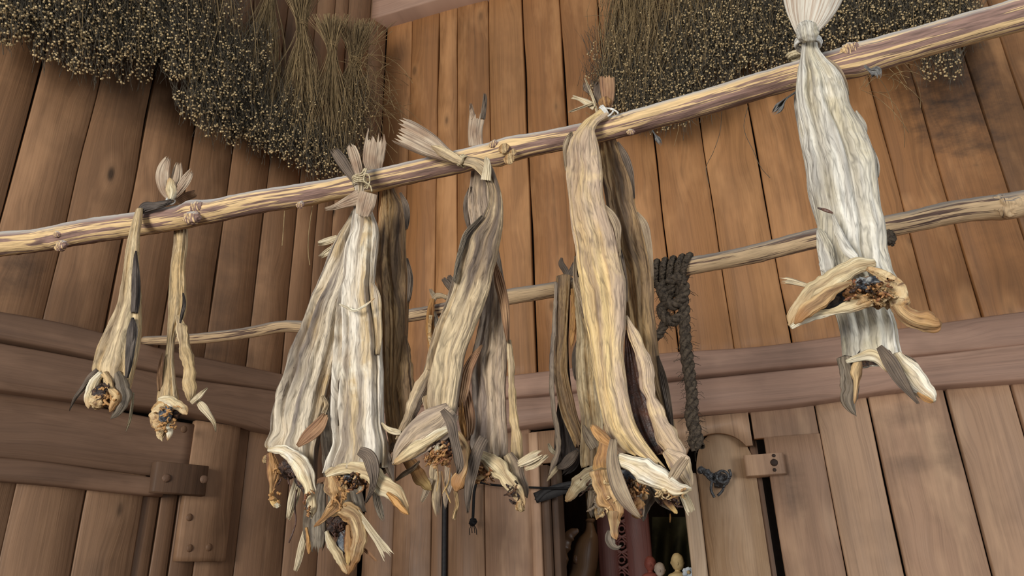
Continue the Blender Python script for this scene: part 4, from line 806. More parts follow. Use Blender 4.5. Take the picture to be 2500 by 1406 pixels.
# --- fish on the far pole, seen between and below the near ones
G2 = 'stockfish on the far pole'
t = fish('dried fish on the far pole, its open triangular jaw hanging lowest at centre left', 785, 800, PB, group=G2)
loft('body', t, M['dgrey'], [(765, 780, 800, 784), (764, 830, 806, 834), (768, 900, 820, 905), (776, 1000, 835, 1005), (784, 1080, 845, 1085), (792, 1150, 866, 1155), (802, 1200, 884, 1205), (810, 1245, 892, 1248)], PB, [.05, .045, .04], .55, seed=251, ridge=.09)
H_(t, 'collar_bone', 'bone_o', [(806, 1256, 10), (832, 1246, 30), (862, 1256, 40), (876, 1288, 44), (874, 1330, 40), (862, 1368, 28), (850, 1402, 8)], PB, .085, seed=252, thick=.6)
H_(t, 'collar_bone', 'bone', [(797, 1297, 10), (808, 1325, 18), (828, 1360, 22), (848, 1400, 10)], PB, .085, seed=253)
H_(t, 'flesh', 'bone_b', [(850, 1282, 8), (850, 1315, 16), (850, 1350, 14), (850, 1380, 6)], PB, .10, seed=254)
L_(t, 'flesh', 'blue', 836, 1326, 14, 28, PB, .07, seed=255, amp=.2, depth=.4)
L_(t, 'flesh', 'cav', 824, 1276, 24, 26, PB, .055, seed=256)
shreds(t, 826, 1280, 22, 24, PB, .085, 18, 24, 'lin_d')
F_(t, 'skin_flap', 'dgrey', [(782, 1180, 30), (772, 1225, 50), (768, 1275, 58), (770, 1320, 52), (772, 1358, 24)], PB, .075, curl=.6, rag=.15, seed=90)
H_(t, 'flesh', 'orange', [(747, 1288, 7), (752, 1315, 10), (754, 1352, 5)], PB, .085, seed=257, rough=.3)
F_(t, 'pectoral_fin', 'fin_c', [(873, 1246, 8), (892, 1276, 16), (922, 1318, 20), (955, 1366, 36)], PB, .085, rag=.2, seed=91)
F_(t, 'pectoral_fin', 'fin_c', [(745, 1296, 12), (735, 1340, 18), (727, 1375, 15), (720, 1396, 9)], PB, .06, rag=.05, seed=92)
F_(t, 'pelvic_fin', 'fin_b', [(880, 1334, 7), (902, 1352, 9), (922, 1372, 5)], PB, .06, rag=.1, seed=93)
F_(t, 'pelvic_fin', 'fin_b', [(770, 1178, 8), (788, 1170, 12), (806, 1168, 8)], PB, .08, rag=.1, seed=94)
t = fish('small orange ridged dried fish hooked over the far pole, left of the twisted fish', 1055, 735, PB, group=G2)
loft('body', t, M['orange'], [(1049, 730, 1061, 730), (1042, 765, 1061, 765), (1040, 805, 1064, 805), (1044, 835, 1064, 835), (1046, 870, 1066, 870), (1052, 960, 1080, 960), (1056, 1050, 1090, 1050), (1058, 1110, 1096, 1110)], PB, [.05, .045, .04], .6, seed=261, ridge=.12)
H_(t, 'tail_stalk', 'tan', [(1056, 736, 12), (1064, 725, 13), (1076, 722, 13), (1092, 726, 14)], PB, .045, seed=262)
F_(t, 'tail_fin', 'fin', [(1064, 728, 12), (1055, 715, 11), (1049, 703, 5)], PB, .04, rag=.15, seed=95)
F_(t, 'tail_fin', 'fin_d', [(1102, 708, 12), (1090, 690, 15), (1080, 678, 10)], PB, .02, rag=.1, seed=96)
F_(t, 'tail_fin', 'fin_d', [(1110, 704, 12), (1102, 686, 15), (1094, 671, 10)], PB, .015, rag=.1, seed=97)
F_(t, 'belly_edge', 'dgrey', [(1061, 760, 4), (1067, 790, 14), (1068, 820, 6)], PB, .05, rag=.05, seed=98)
H_(t, 'flesh', 'flesh_l', [(1052, 770, 7), (1050, 800, 8), (1051, 845, 6)], PB, .068, seed=263, rough=.4)
for i, (p, m_) in enumerate((([(1060, 1118, 10), (1058, 1160, 20), (1062, 1185, 8)], 'tan'), ([(1070, 1150, 14), (1066, 1200, 26), (1066, 1235, 20), (1068, 1264, 6)], 'tan'), ([(1090, 1130, 10), (1095, 1180, 22), (1088, 1215, 14), (1088, 1246, 4)], 'tan2'), ([(1052, 1168, 14), (1038, 1205, 16), (1026, 1232, 5)], 'fin'))):
    F_(t, 'fin_scrap', m_, p, PB, .05+.01*i, curl=.6, rag=.15, seed=270+i)
for i, p in enumerate(([(1078, 1150, 3), (1086, 1190, 4), (1100, 1228, 2)], [(1100, 1130, 3), (1094, 1180, 4), (1080, 1205, 2)], [(1062, 1120, 3), (1070, 1160, 4), (1066, 1200, 2)])):
    H_(t, 'dried_thread', 'bone_b', p, PB, .08, seed=280+i)
t = fish('split brown dried fish with a pale edge, left of the big golden one', 1376, 680, PB, group=G2)
loft('body', t, M['brown'], [(1358, 676, 1392, 672), (1359, 720, 1390, 720), (1358, 790, 1386, 790), (1355, 863, 1385, 863), (1354, 920, 1388, 920), (1361, 970, 1400, 970), (1373, 1020, 1409, 1010), (1390, 1060, 1423, 1050), (1406, 1095, 1432, 1080)], PB, [.045, .05, .05], .5, seed=271, ridge=.13, grooves=6)
H_(t, 'belly_flap', 'tan2', [(1358, 690, 8), (1355, 750, 9), (1352, 806, 10), (1347, 891, 12), (1347, 945, 12), (1351, 997, 13), (1360, 1054, 13), (1362, 1098, 12), (1346, 1145, 12), (1340, 1160, 6)], PB, .055, seed=272, n=60)
H_(t, 'collar_bone', 'yellow', [(1361, 1140, 10), (1346, 1158, 10), (1335, 1175, 3)], PB, .05, seed=273)
F_(t, 'belly_lining', 'ldark', [(1368, 970, 10), (1378, 1040, 46), (1386, 1090, 66), (1384, 1130, 56), (1368, 1160, 16)], PB, .02, curl=-.3, rag=.1, seed=99)
F_(t, 'belly_lining', 'ldark', [(1390, 690, 6), (1384, 760, 14), (1382, 840, 12), (1386, 930, 14), (1400, 1000, 8)], PB, .03, rag=.03, seed=110)
F_(t, 'tail_fin', 'fin_d', [(1392, 684, 14), (1380, 660, 16), (1370, 642, 14), (1372, 627, 4)], PB, .02, curl=.8, rag=.05, seed=111)
F_(t, 'tail_fin', 'fin_d', [(1392, 672, 18), (1400, 652, 14), (1402, 636, 4)], PB, .02, rag=.2, seed=112)
F_(t, 'pelvic_fin', 'fin_d', [(1410, 1100, 10), (1392, 1120, 26), (1372, 1138, 18), (1356, 1142, 6)], PB, .06, rag=.1, seed=113)
F_(t, 'pectoral_fin', 'fin_c', [(1362, 1112, 6), (1346, 1098, 12), (1338, 1080, 4)], PB, .05, rag=.1, seed=114)
t = fish('yellowish dried fish on the far pole, half hidden behind the big golden one', 1412, 690, PB, group=G2)
loft('body', t, M['yellow'], [(1398, 680, 1424, 680), (1402, 740, 1435, 740), (1408, 800, 1450, 800), (1406, 870, 1458, 870), (1408, 945, 1466, 945), (1416, 1000, 1470, 1000), (1420, 1050, 1474, 1050), (1416, 1100, 1474, 1100), (1418, 1138, 1472, 1145)], PB, [.05, .06, .065], .5, seed=281, ridge=.10)
H_(t, 'flesh', 'orange', [(1397, 705, 8), (1400, 760, 13), (1398, 815, 12), (1394, 850, 5)], PB, .055, seed=282, rough=.25)
F_(t, 'dorsal_fin', 'fin_d', [(1410, 830, 5), (1404, 862, 14), (1403, 900, 12), (1407, 935, 4)], PB, .06, rag=.1, seed=115)
H_(t, 'collar_bone', 'bone', [(1458, 1150, 30), (1428, 1166, 40), (1403, 1194, 32), (1382, 1224, 14)], PB, .09, seed=283)
F_(t, 'pectoral_fin', 'fin', [(1452, 1094, 24), (1440, 1074, 26), (1430, 1054, 18), (1424, 1036, 5)], PB, .11, rag=.05, seed=116)
H_(t, 'flesh', 'dgrey', [(1452, 1160, 18), (1440, 1180, 22), (1415, 1200, 10)], PB, .08, seed=284)
F_(t, 'pelvic_fin', 'fin', [(1446, 1186, 22), (1444, 1215, 18), (1436, 1246, 5)], PB, .08, rag=.1, seed=117)
H_(t, 'flesh', 'flesh_l', [(1462, 1190, 20), (1464, 1225, 28), (1460, 1252, 18), (1456, 1268, 8)], PB, .07, seed=285, rough=.3)
F_(t, 'skin_flap', 'dgrey', [(1466, 1180, 26), (1456, 1225, 46), (1458, 1265, 30)], PB, .05, rag=.2, seed=118)
shreds(t, 1460, 1225, 14, 34, PB, .08, 10, 27, 'tan2'); shreds(t, 1440, 1180, 24, 14, PB, .09, 12, 28, 'lin_d')

# ================================================================== rope on the far pole, cord, dust
t = thing('rope', 'dark frayed twisted rope knotted round the far pole, one end hanging down', 'rope', PB.un(1645, 660))
def twist(name, pts, w, off, turns, parent, mat, strands=3, n=220, fray=0):
    Q = spl(np.array(pts, float), n); c = PB.un(Q[:, 0], Q[:, 1], off); tg = unit(np.gradient(c, axis=0)); a = unit(np.cross(tg, np.array([0.3, 1, 0]))); b_ = np.cross(tg, a)
    sc = np.linalg.norm(c[0]-CAM)/FPX; R = w*sc/4; s = np.linspace(0, 1, n)
    P = [c+(a*np.cos(s*turns*2*math.pi+k*2*math.pi/strands)[:, None]+b_*np.sin(s*turns*2*math.pi+k*2*math.pi/strands)[:, None])*(R*(1+.12*np.sin(s*17)))[:, None] for k in range(strands)]
    V, F = tubes(np.array(P), R*.98, 8); VV, FF = [V], [F]
    if fray:
        i = rng.integers(5, n-5, fray); d = unit(rng.normal(size=(fray, 3))-tg[i]*.6)
        p0 = c[i]+d*R*1.5; q = np.stack([p0, p0+d*rng.uniform(.004, .016, (fray, 1)), p0+d*rng.uniform(.01, .028, (fray, 1))+np.array([0, 0, -.008])], 1)
        v, f = tubes(q, .0006, 3); VV.append(v); FF.append(f+len(V))
    return mk(name, np.vstack(VV), np.vstack(FF), mat, parent)
twist('hanging_end', [(1655, 690), (1668, 740), (1672, 800), (1676, 860), (1684, 920), (1690, 980), (1688, 1020), (1700, 1060), (1706, 1092)], 30, .045, 6, t, M['rope'], fray=260)
twist('hanging_end', [(1690, 1000), (1698, 1040), (1690, 1075), (1698, 1098)], 22, .05, 1.5, t, M['rope'], fray=60)
for i, (x, ax) in enumerate(((1604, .1), (1622, -.15), (1640, .2), (1660, -.25), (1676, .3))):
    y = 668-(x-1604)*.2; c = PB.un(x, y, 0); sc = np.linalg.norm(c-CAM)/FPX; th = np.linspace(0, 2*math.pi, 60)
    R = 27*sc; P = c+PB.n*(np.cos(th)*R)[:, None]+np.array([0, 0, 1])*(np.sin(th)*R*1.05)[:, None]+PB.d*(np.sin(th)*.02*ax*5*(-1)**i*.5)[:, None]
    e1 = PB.d; rr = unit(P-c); Q = [P+(rr*np.cos(th*9+k*2.09)[:, None]+e1*np.sin(th*9+k*2.09)[:, None])*.0052 for k in range(3)]
    V, F = tubes(np.array(Q), .0062, 7); mk('loop', V, F, M['rope'], t)
twist('knot', [(1612, 690), (1622, 725), (1640, 745), (1660, 735), (1672, 705), (1655, 680), (1630, 690)], 28, .06, 4, t, M['rope'], fray=120)
twist('knot', [(1640, 690), (1632, 730), (1615, 760), (1640, 785), (1662, 770)], 26, .05, 3, t, M['rope'], fray=160)
twist('knot', [(1625, 765), (1622, 790), (1610, 815), (1600, 825)], 22, .04, 2, t, M['rope'], fray=60)
t = thing('cord', 'thin black cord by the lintel, a knotted frayed end hanging under it', 'cord', WR.un(1155, 1190, .1))
cord('line', t, M['black'], WR.un(np.array([1140, 1165, 1200, 1300, 1400, 1480]), np.array([1184, 1178, 1183, 1190, 1192, 1186]), .05), .0045)
cord('hanging_end', t, M['black'], WR.un(np.array([1162, 1158, 1156, 1155, 1154]), np.array([1180, 1200, 1230, 1255, 1275]), .05), .006)
lump('knot', t, M['black'], 1155, 1274, 9, 8, WR, .05, 3)
for i, dx in enumerate((-8, -3, 3, 7)):
    cord('tassel', t, M['black'], WR.un(np.array([1155, 1155+dx, 1156+dx*1.1]), np.array([1278, 1290, 1298+abs(dx)]), .05), .0018, 10, 5)
tag(cord('iron_rod', None, M['iron_d'], [WR.at(.40, .9, .006), WR.at(.40, 1.5, .006), WR.at(.40, 2.06, .006)], .011), 'dark iron rod standing in the gap between planks, left of the doorway', 'rod')
def dusty(label, pts, w, off, seed):
    t_ = strip('dust_strand', None, M['dust'], [(x, y, w*k) for (x, y), k in zip(pts, (.2, .35, 1, .6, .2))], PF, off, rag=.3, seed=seed, wave=.012)
    tag(t_, label, 'dust', 'dust and cobwebs on the near pole')
dusty('grey dusty cobweb leaf hanging from the pole left of the large grey fish', [(1942, 225), (1915, 245), (1902, 262), (1890, 276), (1880, 286)], 22, .0, 1)
dusty('ragged grey dust tuft under the pole, right of the large grey fish', [(2110, 160), (2125, 172), (2138, 178), (2142, 186), (2140, 196)], 34, .03, 2)
dusty('small grey cobweb scrap under the pole beside the big golden fish', [(1592, 318), (1600, 330), (1606, 340), (1612, 350), (1616, 358)], 14, .02, 3)
for i, (p, lb) in enumerate((([(695, 515), (692, 560), (689, 600)], 'thin pale straw hanging under the near pole, left one of two'), ([(763, 503), (754, 570), (753, 620), (757, 648)], 'thin pale straw hanging under the near pole, right one of two'))):
    q = np.array(p, float); tag(cord('straw', None, M['stem'], PF.un(q[:, 0], q[:, 1], .0), .0011, 20, 5), lb, 'straw', 'loose straws under the pole')

# ================================================================== flax sheaves hung head down by the walls
def sheaf(label, pl, off, butt, tie, blobs, nstem=110, dens=1.0, seed=0, spread=40, tiew=14, frizz=0):
    """butt, tie: where the stem ends and the binding are; blobs: seed-head clouds (cx, cy, rx, ry)"""
    r = np.random.default_rng(seed); t = thing('flax_sheaf', label, 'flax', pl.un(tie[0], tie[1], off), 'flax sheaves drying head down')
    sc = np.linalg.norm(pl.un(tie[0], tie[1], off)-CAM)/FPX
    def U(x, y, o): return pl.un(x, y, np.maximum(off+o, .012))
    # stems: butt -> tie -> seed heads
    n = nstem; bi = r.integers(0, len(blobs), n); B = np.array(blobs, float)[bi]
    ang = r.uniform(0, 2*math.pi, n); rad = np.sqrt(r.uniform(0, 1, n))
    ex, ey = B[:, 0]+B[:, 2]*.8*rad*np.cos(ang), B[:, 1]+B[:, 3]*.8*rad*np.sin(ang)
    jx = r.normal(size=n); jo = r.normal(size=n)
    bx, by = butt[0]+jx*spread, butt[1]+r.uniform(-1, 1, n)*spread*.6
    tx, ty = tie[0]+np.clip(jx, -2, 2)*tiew*.45, np.full(n, tie[1])
    S = 14; P = np.zeros((n, S, 3))
    for k in range(n):
        mx = tx[k]*.55+ex[k]*.45+jx[k]*spread*.5; my = ty[k]*.5+ey[k]*.5
        q = spl(np.array([[bx[k], by[k], jo[k]*.022], [tx[k], ty[k], jo[k]*.008], [mx, my, jo[k]*.03], [ex[k], ey[k], jo[k]*.045]]), S)
        sw = np.linspace(0, 1, S); P[k] = U(q[:, 0]+r.normal(size=S)*1.2+9*r.normal()*np.sin(sw*r.uniform(3, 7)+r.uniform(0, 6))*sw, q[:, 1], q[:, 2])
    V, F = tubes(P, np.linspace(.0013, .0008, S)[None]*r.uniform(.7, 1.3, (n, 1)), 4)
    mk('stems', V, F, M['stem'], t, {'su': np.repeat(r.uniform(0, 1, n), S*4), 'sv': np.tile(np.repeat(np.linspace(0, .5, S), 4), n)})
    if frizz:
        m = frizz; ph = r.uniform(-.9, 1.3, m); L_ = r.uniform(50, 150, m)
        x0 = tie[0]+r.normal(size=m)*tiew; y0 = tie[1]+r.uniform(-20, 160, m)+(max(0, -tie[1])*1.4); s = np.linspace(0, 1, 9)[None]
        cur = r.normal(size=(m, 1))*.8
        X = x0[:, None]+np.cos(ph[:, None]+cur*s)*L_[:, None]*s; Y = y0[:, None]-np.sin(ph[:, None]+cur*s)*L_[:, None]*s+20*s*s
        V, F = tubes(U(X, Y, .02+r.normal(size=(m, 1))*.04*s), .0012, 3)
        mk('loose_stems', V, F, M['stem'], t, {'su': np.repeat(r.uniform(0, 1, m), 27), 'sv': np.tile(np.repeat(np.linspace(0, .5, 9), 3), m)})['kind'] = 'stuff'
    if -60 < tie[1]:
        coil('binding', t, M['stem'], tie[0], tie[1], tiew, pl, off, (0, 1), 4, 4, .0016, (), seed)
    # twigs and bolls
    TW, SD, SR = [], [], []
    for (cx, cy, rx, ry) in blobs:
        m = int(rx*ry*.125*dens)
        a = r.uniform(0, 2*math.pi, m); q = np.sqrt(r.uniform(0, 1, m)); wob = 1+.22*np.sin(a*3+seed)+.16*np.sin(a*7+seed*2)
        x, y = cx+rx*q*np.cos(a)*wob, cy+ry*q*np.sin(a)*wob; o = r.normal(size=m)*.035+.035*(1-q)
        dx = r.normal(size=m)*18; L_ = r.uniform(22, 60, m); fl = r.uniform(0, 1, m) < .25
        xs = np.stack([x-dx, x-dx*.45+r.normal(size=m)*5, x], 1); ys = np.stack([y-L_, y-L_*.45, y], 1); ys[fl, 0] = y[fl]+L_[fl]*.6
        os_ = np.stack([o-.02, o-.005+r.normal(size=m)*.008, o], 1)
        TW.append(U(xs, ys, os_))
        k = r.random(m) < .62; SD.append(U(x[k], y[k], o[k]+.004)); SR.append(r.uniform(.0034, .0050, k.sum()))
    TW = np.vstack(TW); V, F = tubes(TW, r.uniform(.0005, .0011, (len(TW), 1)), 3)
    mk('twigs', V, F, M['twig'], t)['kind'] = 'stuff'
    SD = np.vstack(SD); SR = np.concatenate(SR); IV, IF = ICO1
    V = (SD[:, None]+IV[None]*SR[:, None, None]).reshape(-1, 3); F = (np.arange(len(SD))[:, None, None]*len(IV)+IF[None]).reshape(-1, 3)
    mk('seed_heads', V, F, M['seed'], t)['kind'] = 'stuff'
    return t
sheaf('flax sheaf in the top left corner, seed heads hanging to the left edge', WL, .16, (-20, -520), (0, -420), [(20, -20, 110, 110), (90, -30, 110, 120), (40, 60, 70, 50)], 80, 1.0, 1)
sheaf('flax sheaf with pale seed heads, second from the left of the top left row', WL, .18, (170, -480), (180, -380), [(170, 40, 110, 110), (250, 100, 100, 80), (230, -10, 120, 100)], 100, 1.0, 2)
sheaf('thinner flax sheaf with bare stalks in its seed head, third from the left', WL, .17, (330, -460), (340, -360), [(330, 90, 80, 100), (380, 30, 90, 120), (330, -30, 110, 90)], 140, .9, 3)
sheaf('bushy dark flax sheaf hanging lower than the ones on its left', WL, .20, (520, -400), (525, -300), [(500, 130, 100, 130), (570, 190, 105, 110), (450, 60, 80, 120), (520, 260, 80, 60)], 130, 1.0, 4)
sheaf('flax sheaf with a broad dark stalk column, behind the bushy one', WL, .14, (655, -120), (660, -60), [(620, 290, 80, 70), (560, 300, 70, 50), (660, 330, 60, 50)], 220, 1.0, 5, 20, 14)
sheaf('flax sheaf bound with a straw knot at the top, left one of three knotted', WL, .20, (738, -30), (738, 62), [(700, 310, 80, 70), (740, 360, 60, 50), (770, 250, 28, 22)], 250, 1.0, 6, 22, 13)
sheaf('flax sheaf bound with a straw knot, middle one of three knotted', WL, .22, (806, 45), (810, 112), [(790, 370, 70, 55), (830, 410, 60, 40)], 230, 1.0, 7, 22, 13)
sheaf('frizzy flax sheaf with loose tangled straw, right one of three knotted', WL, .20, (880, 60), (866, 150), [(850, 330, 45, 60), (880, 300, 35, 90)], 230, .45, 8, 28, 14, 110)
sheaf('flax sheaf with pale straw stalks at the left end of the right hand row', WR, .20, (1560, -260), (1560, -150), [(1530, 150, 75, 110), (1500, 210, 60, 70), (1580, 250, 110, 70)], 620, .8, 11, 50, 24, 90)
sheaf('dense flax sheaf above the near pole, second in the right hand row', WR, .22, (1660, -260), (1670, -160), [(1680, 150, 120, 110), (1620, 220, 110, 80), (1720, 60, 100, 80)], 320, 1.0, 12, 40, 20)
sheaf('dense flax sheaf above the near pole, left of the large grey fish', WR, .22, (1800, -260), (1805, -160), [(1810, 110, 110, 90), (1860, 60, 100, 80), (1790, 30, 110, 70)], 220, 1.0, 13, 40, 20)
sheaf('flax sheaf behind the tail of the large grey fish', WR, .20, (1960, -260), (1960, -160), [(1950, 70, 110, 100), (1900, 20, 110, 70), (2020, 60, 100, 90)], 200, 1.0, 14, 40, 20)
sheaf('flax sheaf with loose curved stems, right of the large grey fish tail', WR, .20, (2130, -260), (2130, -160), [(2120, 50, 120, 80), (2180, 20, 110, 70), (2080, 20, 100, 80)], 200, 1.0, 15, 40, 20, 30)
sheaf('flax sheaf at the right end of the row, seed heads showing below the near pole', WR, .20, (2290, -260), (2290, -160), [(2290, 70, 90, 110), (2240, 40, 100, 60), (2330, 20, 70, 70)], 160, .9, 16, 40, 20)
def stray(pts, lb, pl=WR, off=.08, rad=.0013):
    q = np.array(pts, float); o = cord('stray_stem', None, M['twig'], pl.un(q[:, 0], q[:, 1], off), rad, 30, 5); tag(o, lb, 'stem', 'stray flax stems below the right hand row')
stray([(1762, 272), (1758, 320), (1742, 370), (1724, 410), (1730, 448)], 'dark curved stray stem hanging on the planks under the near pole, left one')
stray([(1826, 260), (1816, 310), (1840, 370), (1862, 415), (1880, 434)], 'dark forked stray stem hanging on the planks under the near pole, right one')

# ================================================================== latch blocks, iron, things in the dark room
def prism(name, parent, pl, x0, y0, x1, y1, o0, o1, mat, tn=.5):
    ta, zb = pl.tz(x0, y1, o1); tb, za = pl.tz(x1, y0, o1); t0, t1 = sorted((ta, tb)); z0, z1 = sorted((zb, za))
    return box6(name, pl, t0, t1, z0, z1, o0, o1, mat, parent, tn, .008)
t = thing('latch_block', 'dark rounded wooden block with two pegs on the end of the left rail', 'latch', WL.un(440, 1170, .03), 'wooden latch blocks')
prism('body', t, WL, 372, 1138, 512, 1200, .02, .062, M['dwood'], 1.0)
for (x, y) in ((406, 1167), (498, 1170)): lump('peg', t, M['beaml'], x, y, 9, 9, WL, .063, int(x), .05, .5)
t = thing('latch_block', 'pale wooden block with three dark peg holes, right of the round-topped door plank', 'latch', WR.un(1865, 1130, .0), 'wooden latch blocks')
prism('body', t, WR, 1822, 1104, 1912, 1162, -.05, .035, M['low'], .3)
for (x, y, r_) in ((1889, 1112, 4), (1890, 1129, 8), (1891, 1147, 4)): lump('peg_hole', t, M['dwood'], x, y, r_, r_, WR, .036, int(y), .05, .4)
for (x, y, lb) in ((449, 1048, 'round wooden peg in the wide rail, above the left latch block'), (463, 1338, 'lower left round peg in the pale board under the left latch block'), (510, 1336, 'lower right round peg in the pale board under the left latch block'), (462, 1263, 'upper round peg in the pale board under the left latch block')):
    tag(lump('peg', None, M['lowl'], x, y, 7, 8, WL, .056 if y < 1100 else .02, int(x), .05, .5), lb, 'peg', 'round wooden pegs in the left wall boards')
t = thing('door_ring', 'dark wrought iron ring fitting covered in cobweb beside the round-topped door plank', 'ironwork', WR.un(1762, 1165, .02))
c = WR.un(1764, 1164, .035); sc = np.linalg.norm(c-CAM)/FPX; th = np.linspace(0, 2*math.pi, 40)
e2 = np.array([0, 0, 1.0])
V, F = tubes((c+WR.d*(np.cos(th)*13*sc)[:, None]+e2*(np.sin(th)*13*sc)[:, None])[None], .0055, 8); mk('ring', V, F, M['iron'], t)
lump('boss', t, M['iron'], 1757, 1172, 17, 17, WR, .0, 4, .35, .9)
for i, p in enumerate(([(1706, 1146), (1720, 1150), (1738, 1158)], [(1738, 1176), (1736, 1196), (1744, 1214)], [(1770, 1180), (1762, 1200), (1752, 1210)], [(1724, 1160), (1735, 1172), (1748, 1178)], [(1778, 1172), (1784, 1160), (1780, 1146)])):
    q = np.array(p, float); cord('prong', t, M['iron'], WR.un(q[:, 0], q[:, 1], .02), .0055, 16, 6)
for i, (x, y) in enumerate(((1712, 1148), (1726, 1154), (1735, 1163))): lump('link', t, M['iron'], x, y, 9, 8, WR, .015, i, .4, .9)
t = thing('iron_strap', 'dark iron strap bent over the upper left corner of the doorway', 'ironwork', WR.un(1380, 1210, .02))
strip('strap', t, M['iron_d'], [(1306, 1216, 26), (1340, 1204, 30), (1385, 1190, 26), (1430, 1178, 20), (1470, 1160, 14)], WR, .03, rag=.0, seed=1, th=.006, wave=.0, rayamp=0)
strip('strap', t, M['iron_d'], [(1308, 1222, 10), (1330, 1200, 12), (1365, 1186, 12), (1400, 1178, 10)], WR, .036, rag=.0, seed=2, th=.006, wave=.0, rayamp=0)

def lathe(name, parent, mat, pl, off, prof, n=64):
    """prof: (x_left, x_right, y) rows in the photograph, turned about their middle line"""
    P = np.array(prof, float); Q = spl(P, 60, P[:, [0, 2]]); L = pl.un(Q[:, 0], Q[:, 2], off); R = pl.un(Q[:, 1], Q[:, 2], off)
    c = (L+R)/2; r = np.linalg.norm(R-L, axis=1)/2; th = np.linspace(0, 2*math.pi, n, endpoint=False)
    V = c[:, None]+pl.d*(np.cos(th)[None]*r[:, None])[..., None]+pl.n*(np.sin(th)[None]*r[:, None])[..., None]
    F = [grid_faces(60, n, True), np.arange(n)[None][:, ::-1]]; return mk(name, V.reshape(-1, 3), F, mat, parent, {'su': np.tile(np.arange(n)/n*.4, 60), 'sv': np.repeat(np.linspace(0, .4, 60), n), 'pt': [.6]*60*n, 'po': [.3]*60*n})
M['carved'] = wood('carved_dark_wood', ((92, 66, 46), (108, 80, 56), (122, 92, 64)), 30.0, 1, .4, .4, False, .3)
M['red'] = wood('red_brown_panel', ((84, 48, 44), (96, 56, 50), (106, 64, 56)), 33.0, 1, .5, .3, False, .3)
M['drape'] = plain('green_brown_drape', (84, 80, 58), .85, .1, (54, 52, 40), 9)
M['ochre'] = wood('ochre_post', ((120, 92, 54), (136, 106, 66), (150, 118, 76)), 36.0, 1, .5, .3, False, .3)
IO = -.55
t = thing('vessel', 'dark brown round-shouldered vessel with a narrow neck inside the doorway', 'vessel', WR.un(1425, 1406, IO))
lathe('body', t, M['carved'], WR, IO, [(1431, 1446, 1270), (1430, 1450, 1282), (1427, 1454, 1296), (1412, 1460, 1314), (1401, 1461, 1336), (1396, 1460, 1360), (1394, 1457, 1385), (1378, 1448, 1425), (1366, 1440, 1500)])
lathe('rim', t, M['carved'], WR, IO, [(1432, 1450, 1266), (1429, 1453, 1270), (1432, 1450, 1276)])
lump('lug', t, M['carved'], 1405, 1366, 6, 10, WR, IO+.06, 2, .1, .8)
t = thing('curved_board', 'curved brown wooden board with an ear-like lug, left of the dark vessel in the doorway', 'woodwork', WR.un(1370, 1406, IO))
horn('board', t, M['carved'], [(1412, 1294, 10), (1392, 1304, 22), (1378, 1330, 28), (1370, 1362, 30), (1364, 1400, 30), (1358, 1460, 30)], WR, IO+.05, .5, 50, 20, 4, .03)
lump('lug', t, M['carved'], 1360, 1366, 7, 9, WR, IO+.09, 5, .15, .8)
t = thing('fretwork_panel', 'red-brown panel pierced with a flower fretwork, behind the doorway', 'panel', WR.un(1510, 1406, IO))
tw = []
for (x0, x1) in ((1470, 1494), (1542, 1572)): tw.append(prism('stile', t, WR, x0, 1150, x1, 1500, IO-.02, IO, M['red'], .5))
hp = []
def ringpath(cx, cy, rx, ry, a0=0, a1=360, n=26):
    a = np.radians(np.linspace(a0, a1, n)); return WR.un(cx+rx*np.cos(a), cy+ry*np.sin(a), IO-.008)
for k in range(8):
    cy = 1215+k*38
    hp += [ringpath(1518, cy, 8, 8), ringpath(1518, cy, 20, 19)]
    for s_ in (-1, 1):
        hp += [spl(WR.un(np.array([1518, 1518+s_*10, 1518+s_*25]), np.array([cy-19, cy-8, cy+2]), IO-.008), 26), spl(WR.un(np.array([1518, 1518+s_*12, 1518+s_*25]), np.array([cy+19, cy+12, cy-2]), IO-.008), 26)]
V, F = tubes(np.array(hp), .0052, 6); nn = len(V)
mk('fretwork', V, F, M['red'], t, {'su': [0]*nn, 'sv': [0]*nn, 'pt': [.5]*nn, 'po': [.2]*nn})
tag(prism('post', None, WR, 1448, 1200, 1472, 1520, IO-.12, IO-.06, M['ochre'], .5), 'ochre wooden post between the dark vessel and the red fretwork panel', 'post')
tag(prism('post', None, WR, 1352, 1255, 1366, 1520, IO-.42, IO-.36, M['ochre'], .2), 'dark ochre post behind the curved board in the doorway', 'post')
t = thing('drape', 'greenish brown cloth hanging in folds at the back of the dark room', 'cloth', WR.un(1650, 1300, -1.0))
x = np.linspace(1592, 1730, 70); y = np.linspace(1262, 1480, 40); X, Y = np.meshgrid(x, y)
O = -1.05+.035*np.sin((X-1592)/9+.01*(Y-1262))*np.clip((Y-1250)/60, .2, 1.3)
A = WR.un(X, Y, O); B = WR.un(X, Y, O-.004); f = grid_faces(40, 70, False)
mk('cloth', np.vstack([A.reshape(-1, 3), B.reshape(-1, 3)]), [f, (f+2800)[:, ::-1]], M['drape'], t)
M['figw'] = plain('figure_tan', (214, 190, 140), .6, .2, (186, 158, 110), 20)
M['figp'] = plain('figure_pale', (196, 180, 164), .6, .2, (160, 140, 124), 20)
M['figr'] = plain('figure_red', (150, 84, 70), .6, .2, (116, 62, 54), 20)
M['flower'] = plain('flower_white', (220, 226, 230), .7, .2, (170, 184, 196), 40)
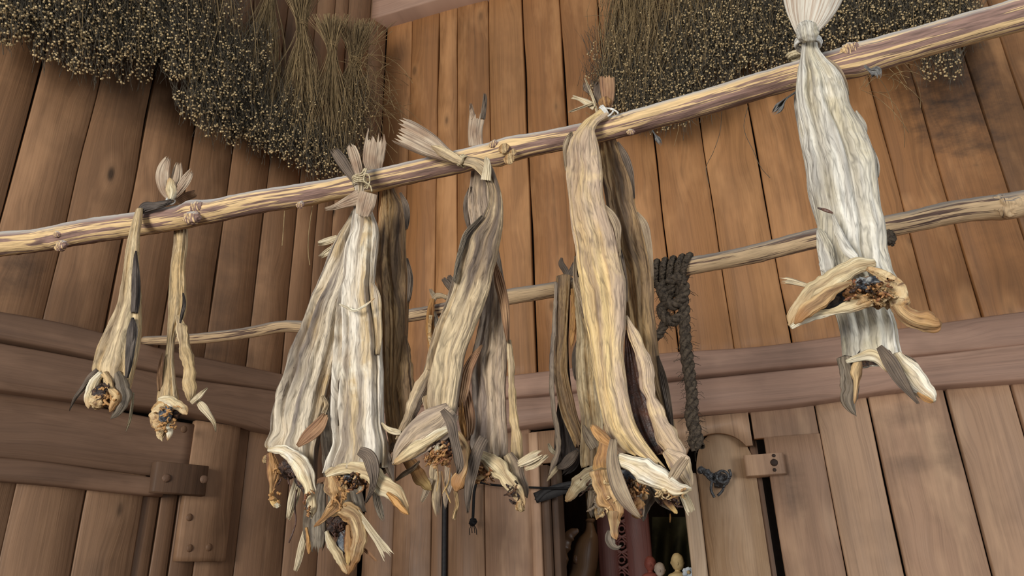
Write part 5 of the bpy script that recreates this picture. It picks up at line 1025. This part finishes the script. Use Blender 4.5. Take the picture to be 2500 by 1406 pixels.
def figurine(label, cx, cy, r_, mat, off, seed):
    t = thing('figurine', label, 'figurine', WR.un(cx, cy+r_*4, off), 'small figures in the dark room')
    lump('head', t, mat, cx, cy, r_*.86, r_*1.1, WR, off, seed, .07, 1.0)
    lathe('body', t, mat, WR, off, [(cx-r_*.35, cx+r_*.35, cy+r_*.8), (cx-r_*.4, cx+r_*.4, cy+r_*1.25), (cx-r_*1.3, cx+r_*1.3, cy+r_*1.8), (cx-r_*1.4, cx+r_*1.4, cy+r_*3), (cx-r_*1.2, cx+r_*1.2, cy+r_*4.2)], 32)
    for s_ in (-1, 1): lump('ear', t, mat, cx+s_*r_*.86, cy+r_*.1, r_*.14, r_*.24, WR, off, seed+2, .05, .8)
    lump('nose', t, mat, cx, cy+r_*.2, r_*.12, r_*.22, WR, off+r_*.86*np.linalg.norm(WR.un(cx, cy, off)-CAM)/FPX, seed+3, .05, 1)
figurine('small bald tan carved figure, its head the highest in the dark doorway', 1654, 1372, 17, M['figw'], -.42, 301)
figurine('small pale round-headed figure left of the tan carved one', 1611, 1390, 14, M['figp'], -.42, 302)
figurine('small reddish figure at the left end of the figures in the doorway', 1588, 1376, 15, M['figr'], -.50, 303)
t = thing('flower', 'white artificial flower in front of the tan carved figure', 'flower', WR.un(1680, 1398, -.36))
for k in range(7):
    a = k*2*math.pi/7; lump('petal', t, M['flower'], 1681+9*math.cos(a), 1397+7*math.sin(a), 6, 5, WR, -.36+.005*(k % 2), 310+k, .25, .5)
lump('center', t, M['figw'], 1681, 1397, 4, 4, WR, -.345, 320, .1, .6)
t = thing('pendant', 'tiny orange pendant hanging on a thread in the dark doorway', 'pendant', WR.un(1637, 1262, -.5))
cord('thread', t, M['black'], WR.un(np.array([1637., 1637, 1637]), np.array([1150., 1200, 1256]), -.5), .0008, 10, 4)
horn('bead', t, M['orange'], [(1636, 1254, 2), (1637, 1264, 4), (1636, 1276, 2)], WR, -.5)
def pt_light(name, loc, p, col, r_=.06):
    l = bpy.data.lights.new(name, 'POINT'); l.energy = p*1.6; l.color = col; l.shadow_soft_size = r_
    o = bpy.data.objects.new(name, l); COL.objects.link(o); o.location = tuple(loc)
pt_light('room_lamp', WR.at(1.25, 2.35, -.30), 1.1, (1.0, .82, .58))

for o in list(bpy.data.objects):
    if '_o' in o: del o['_o']
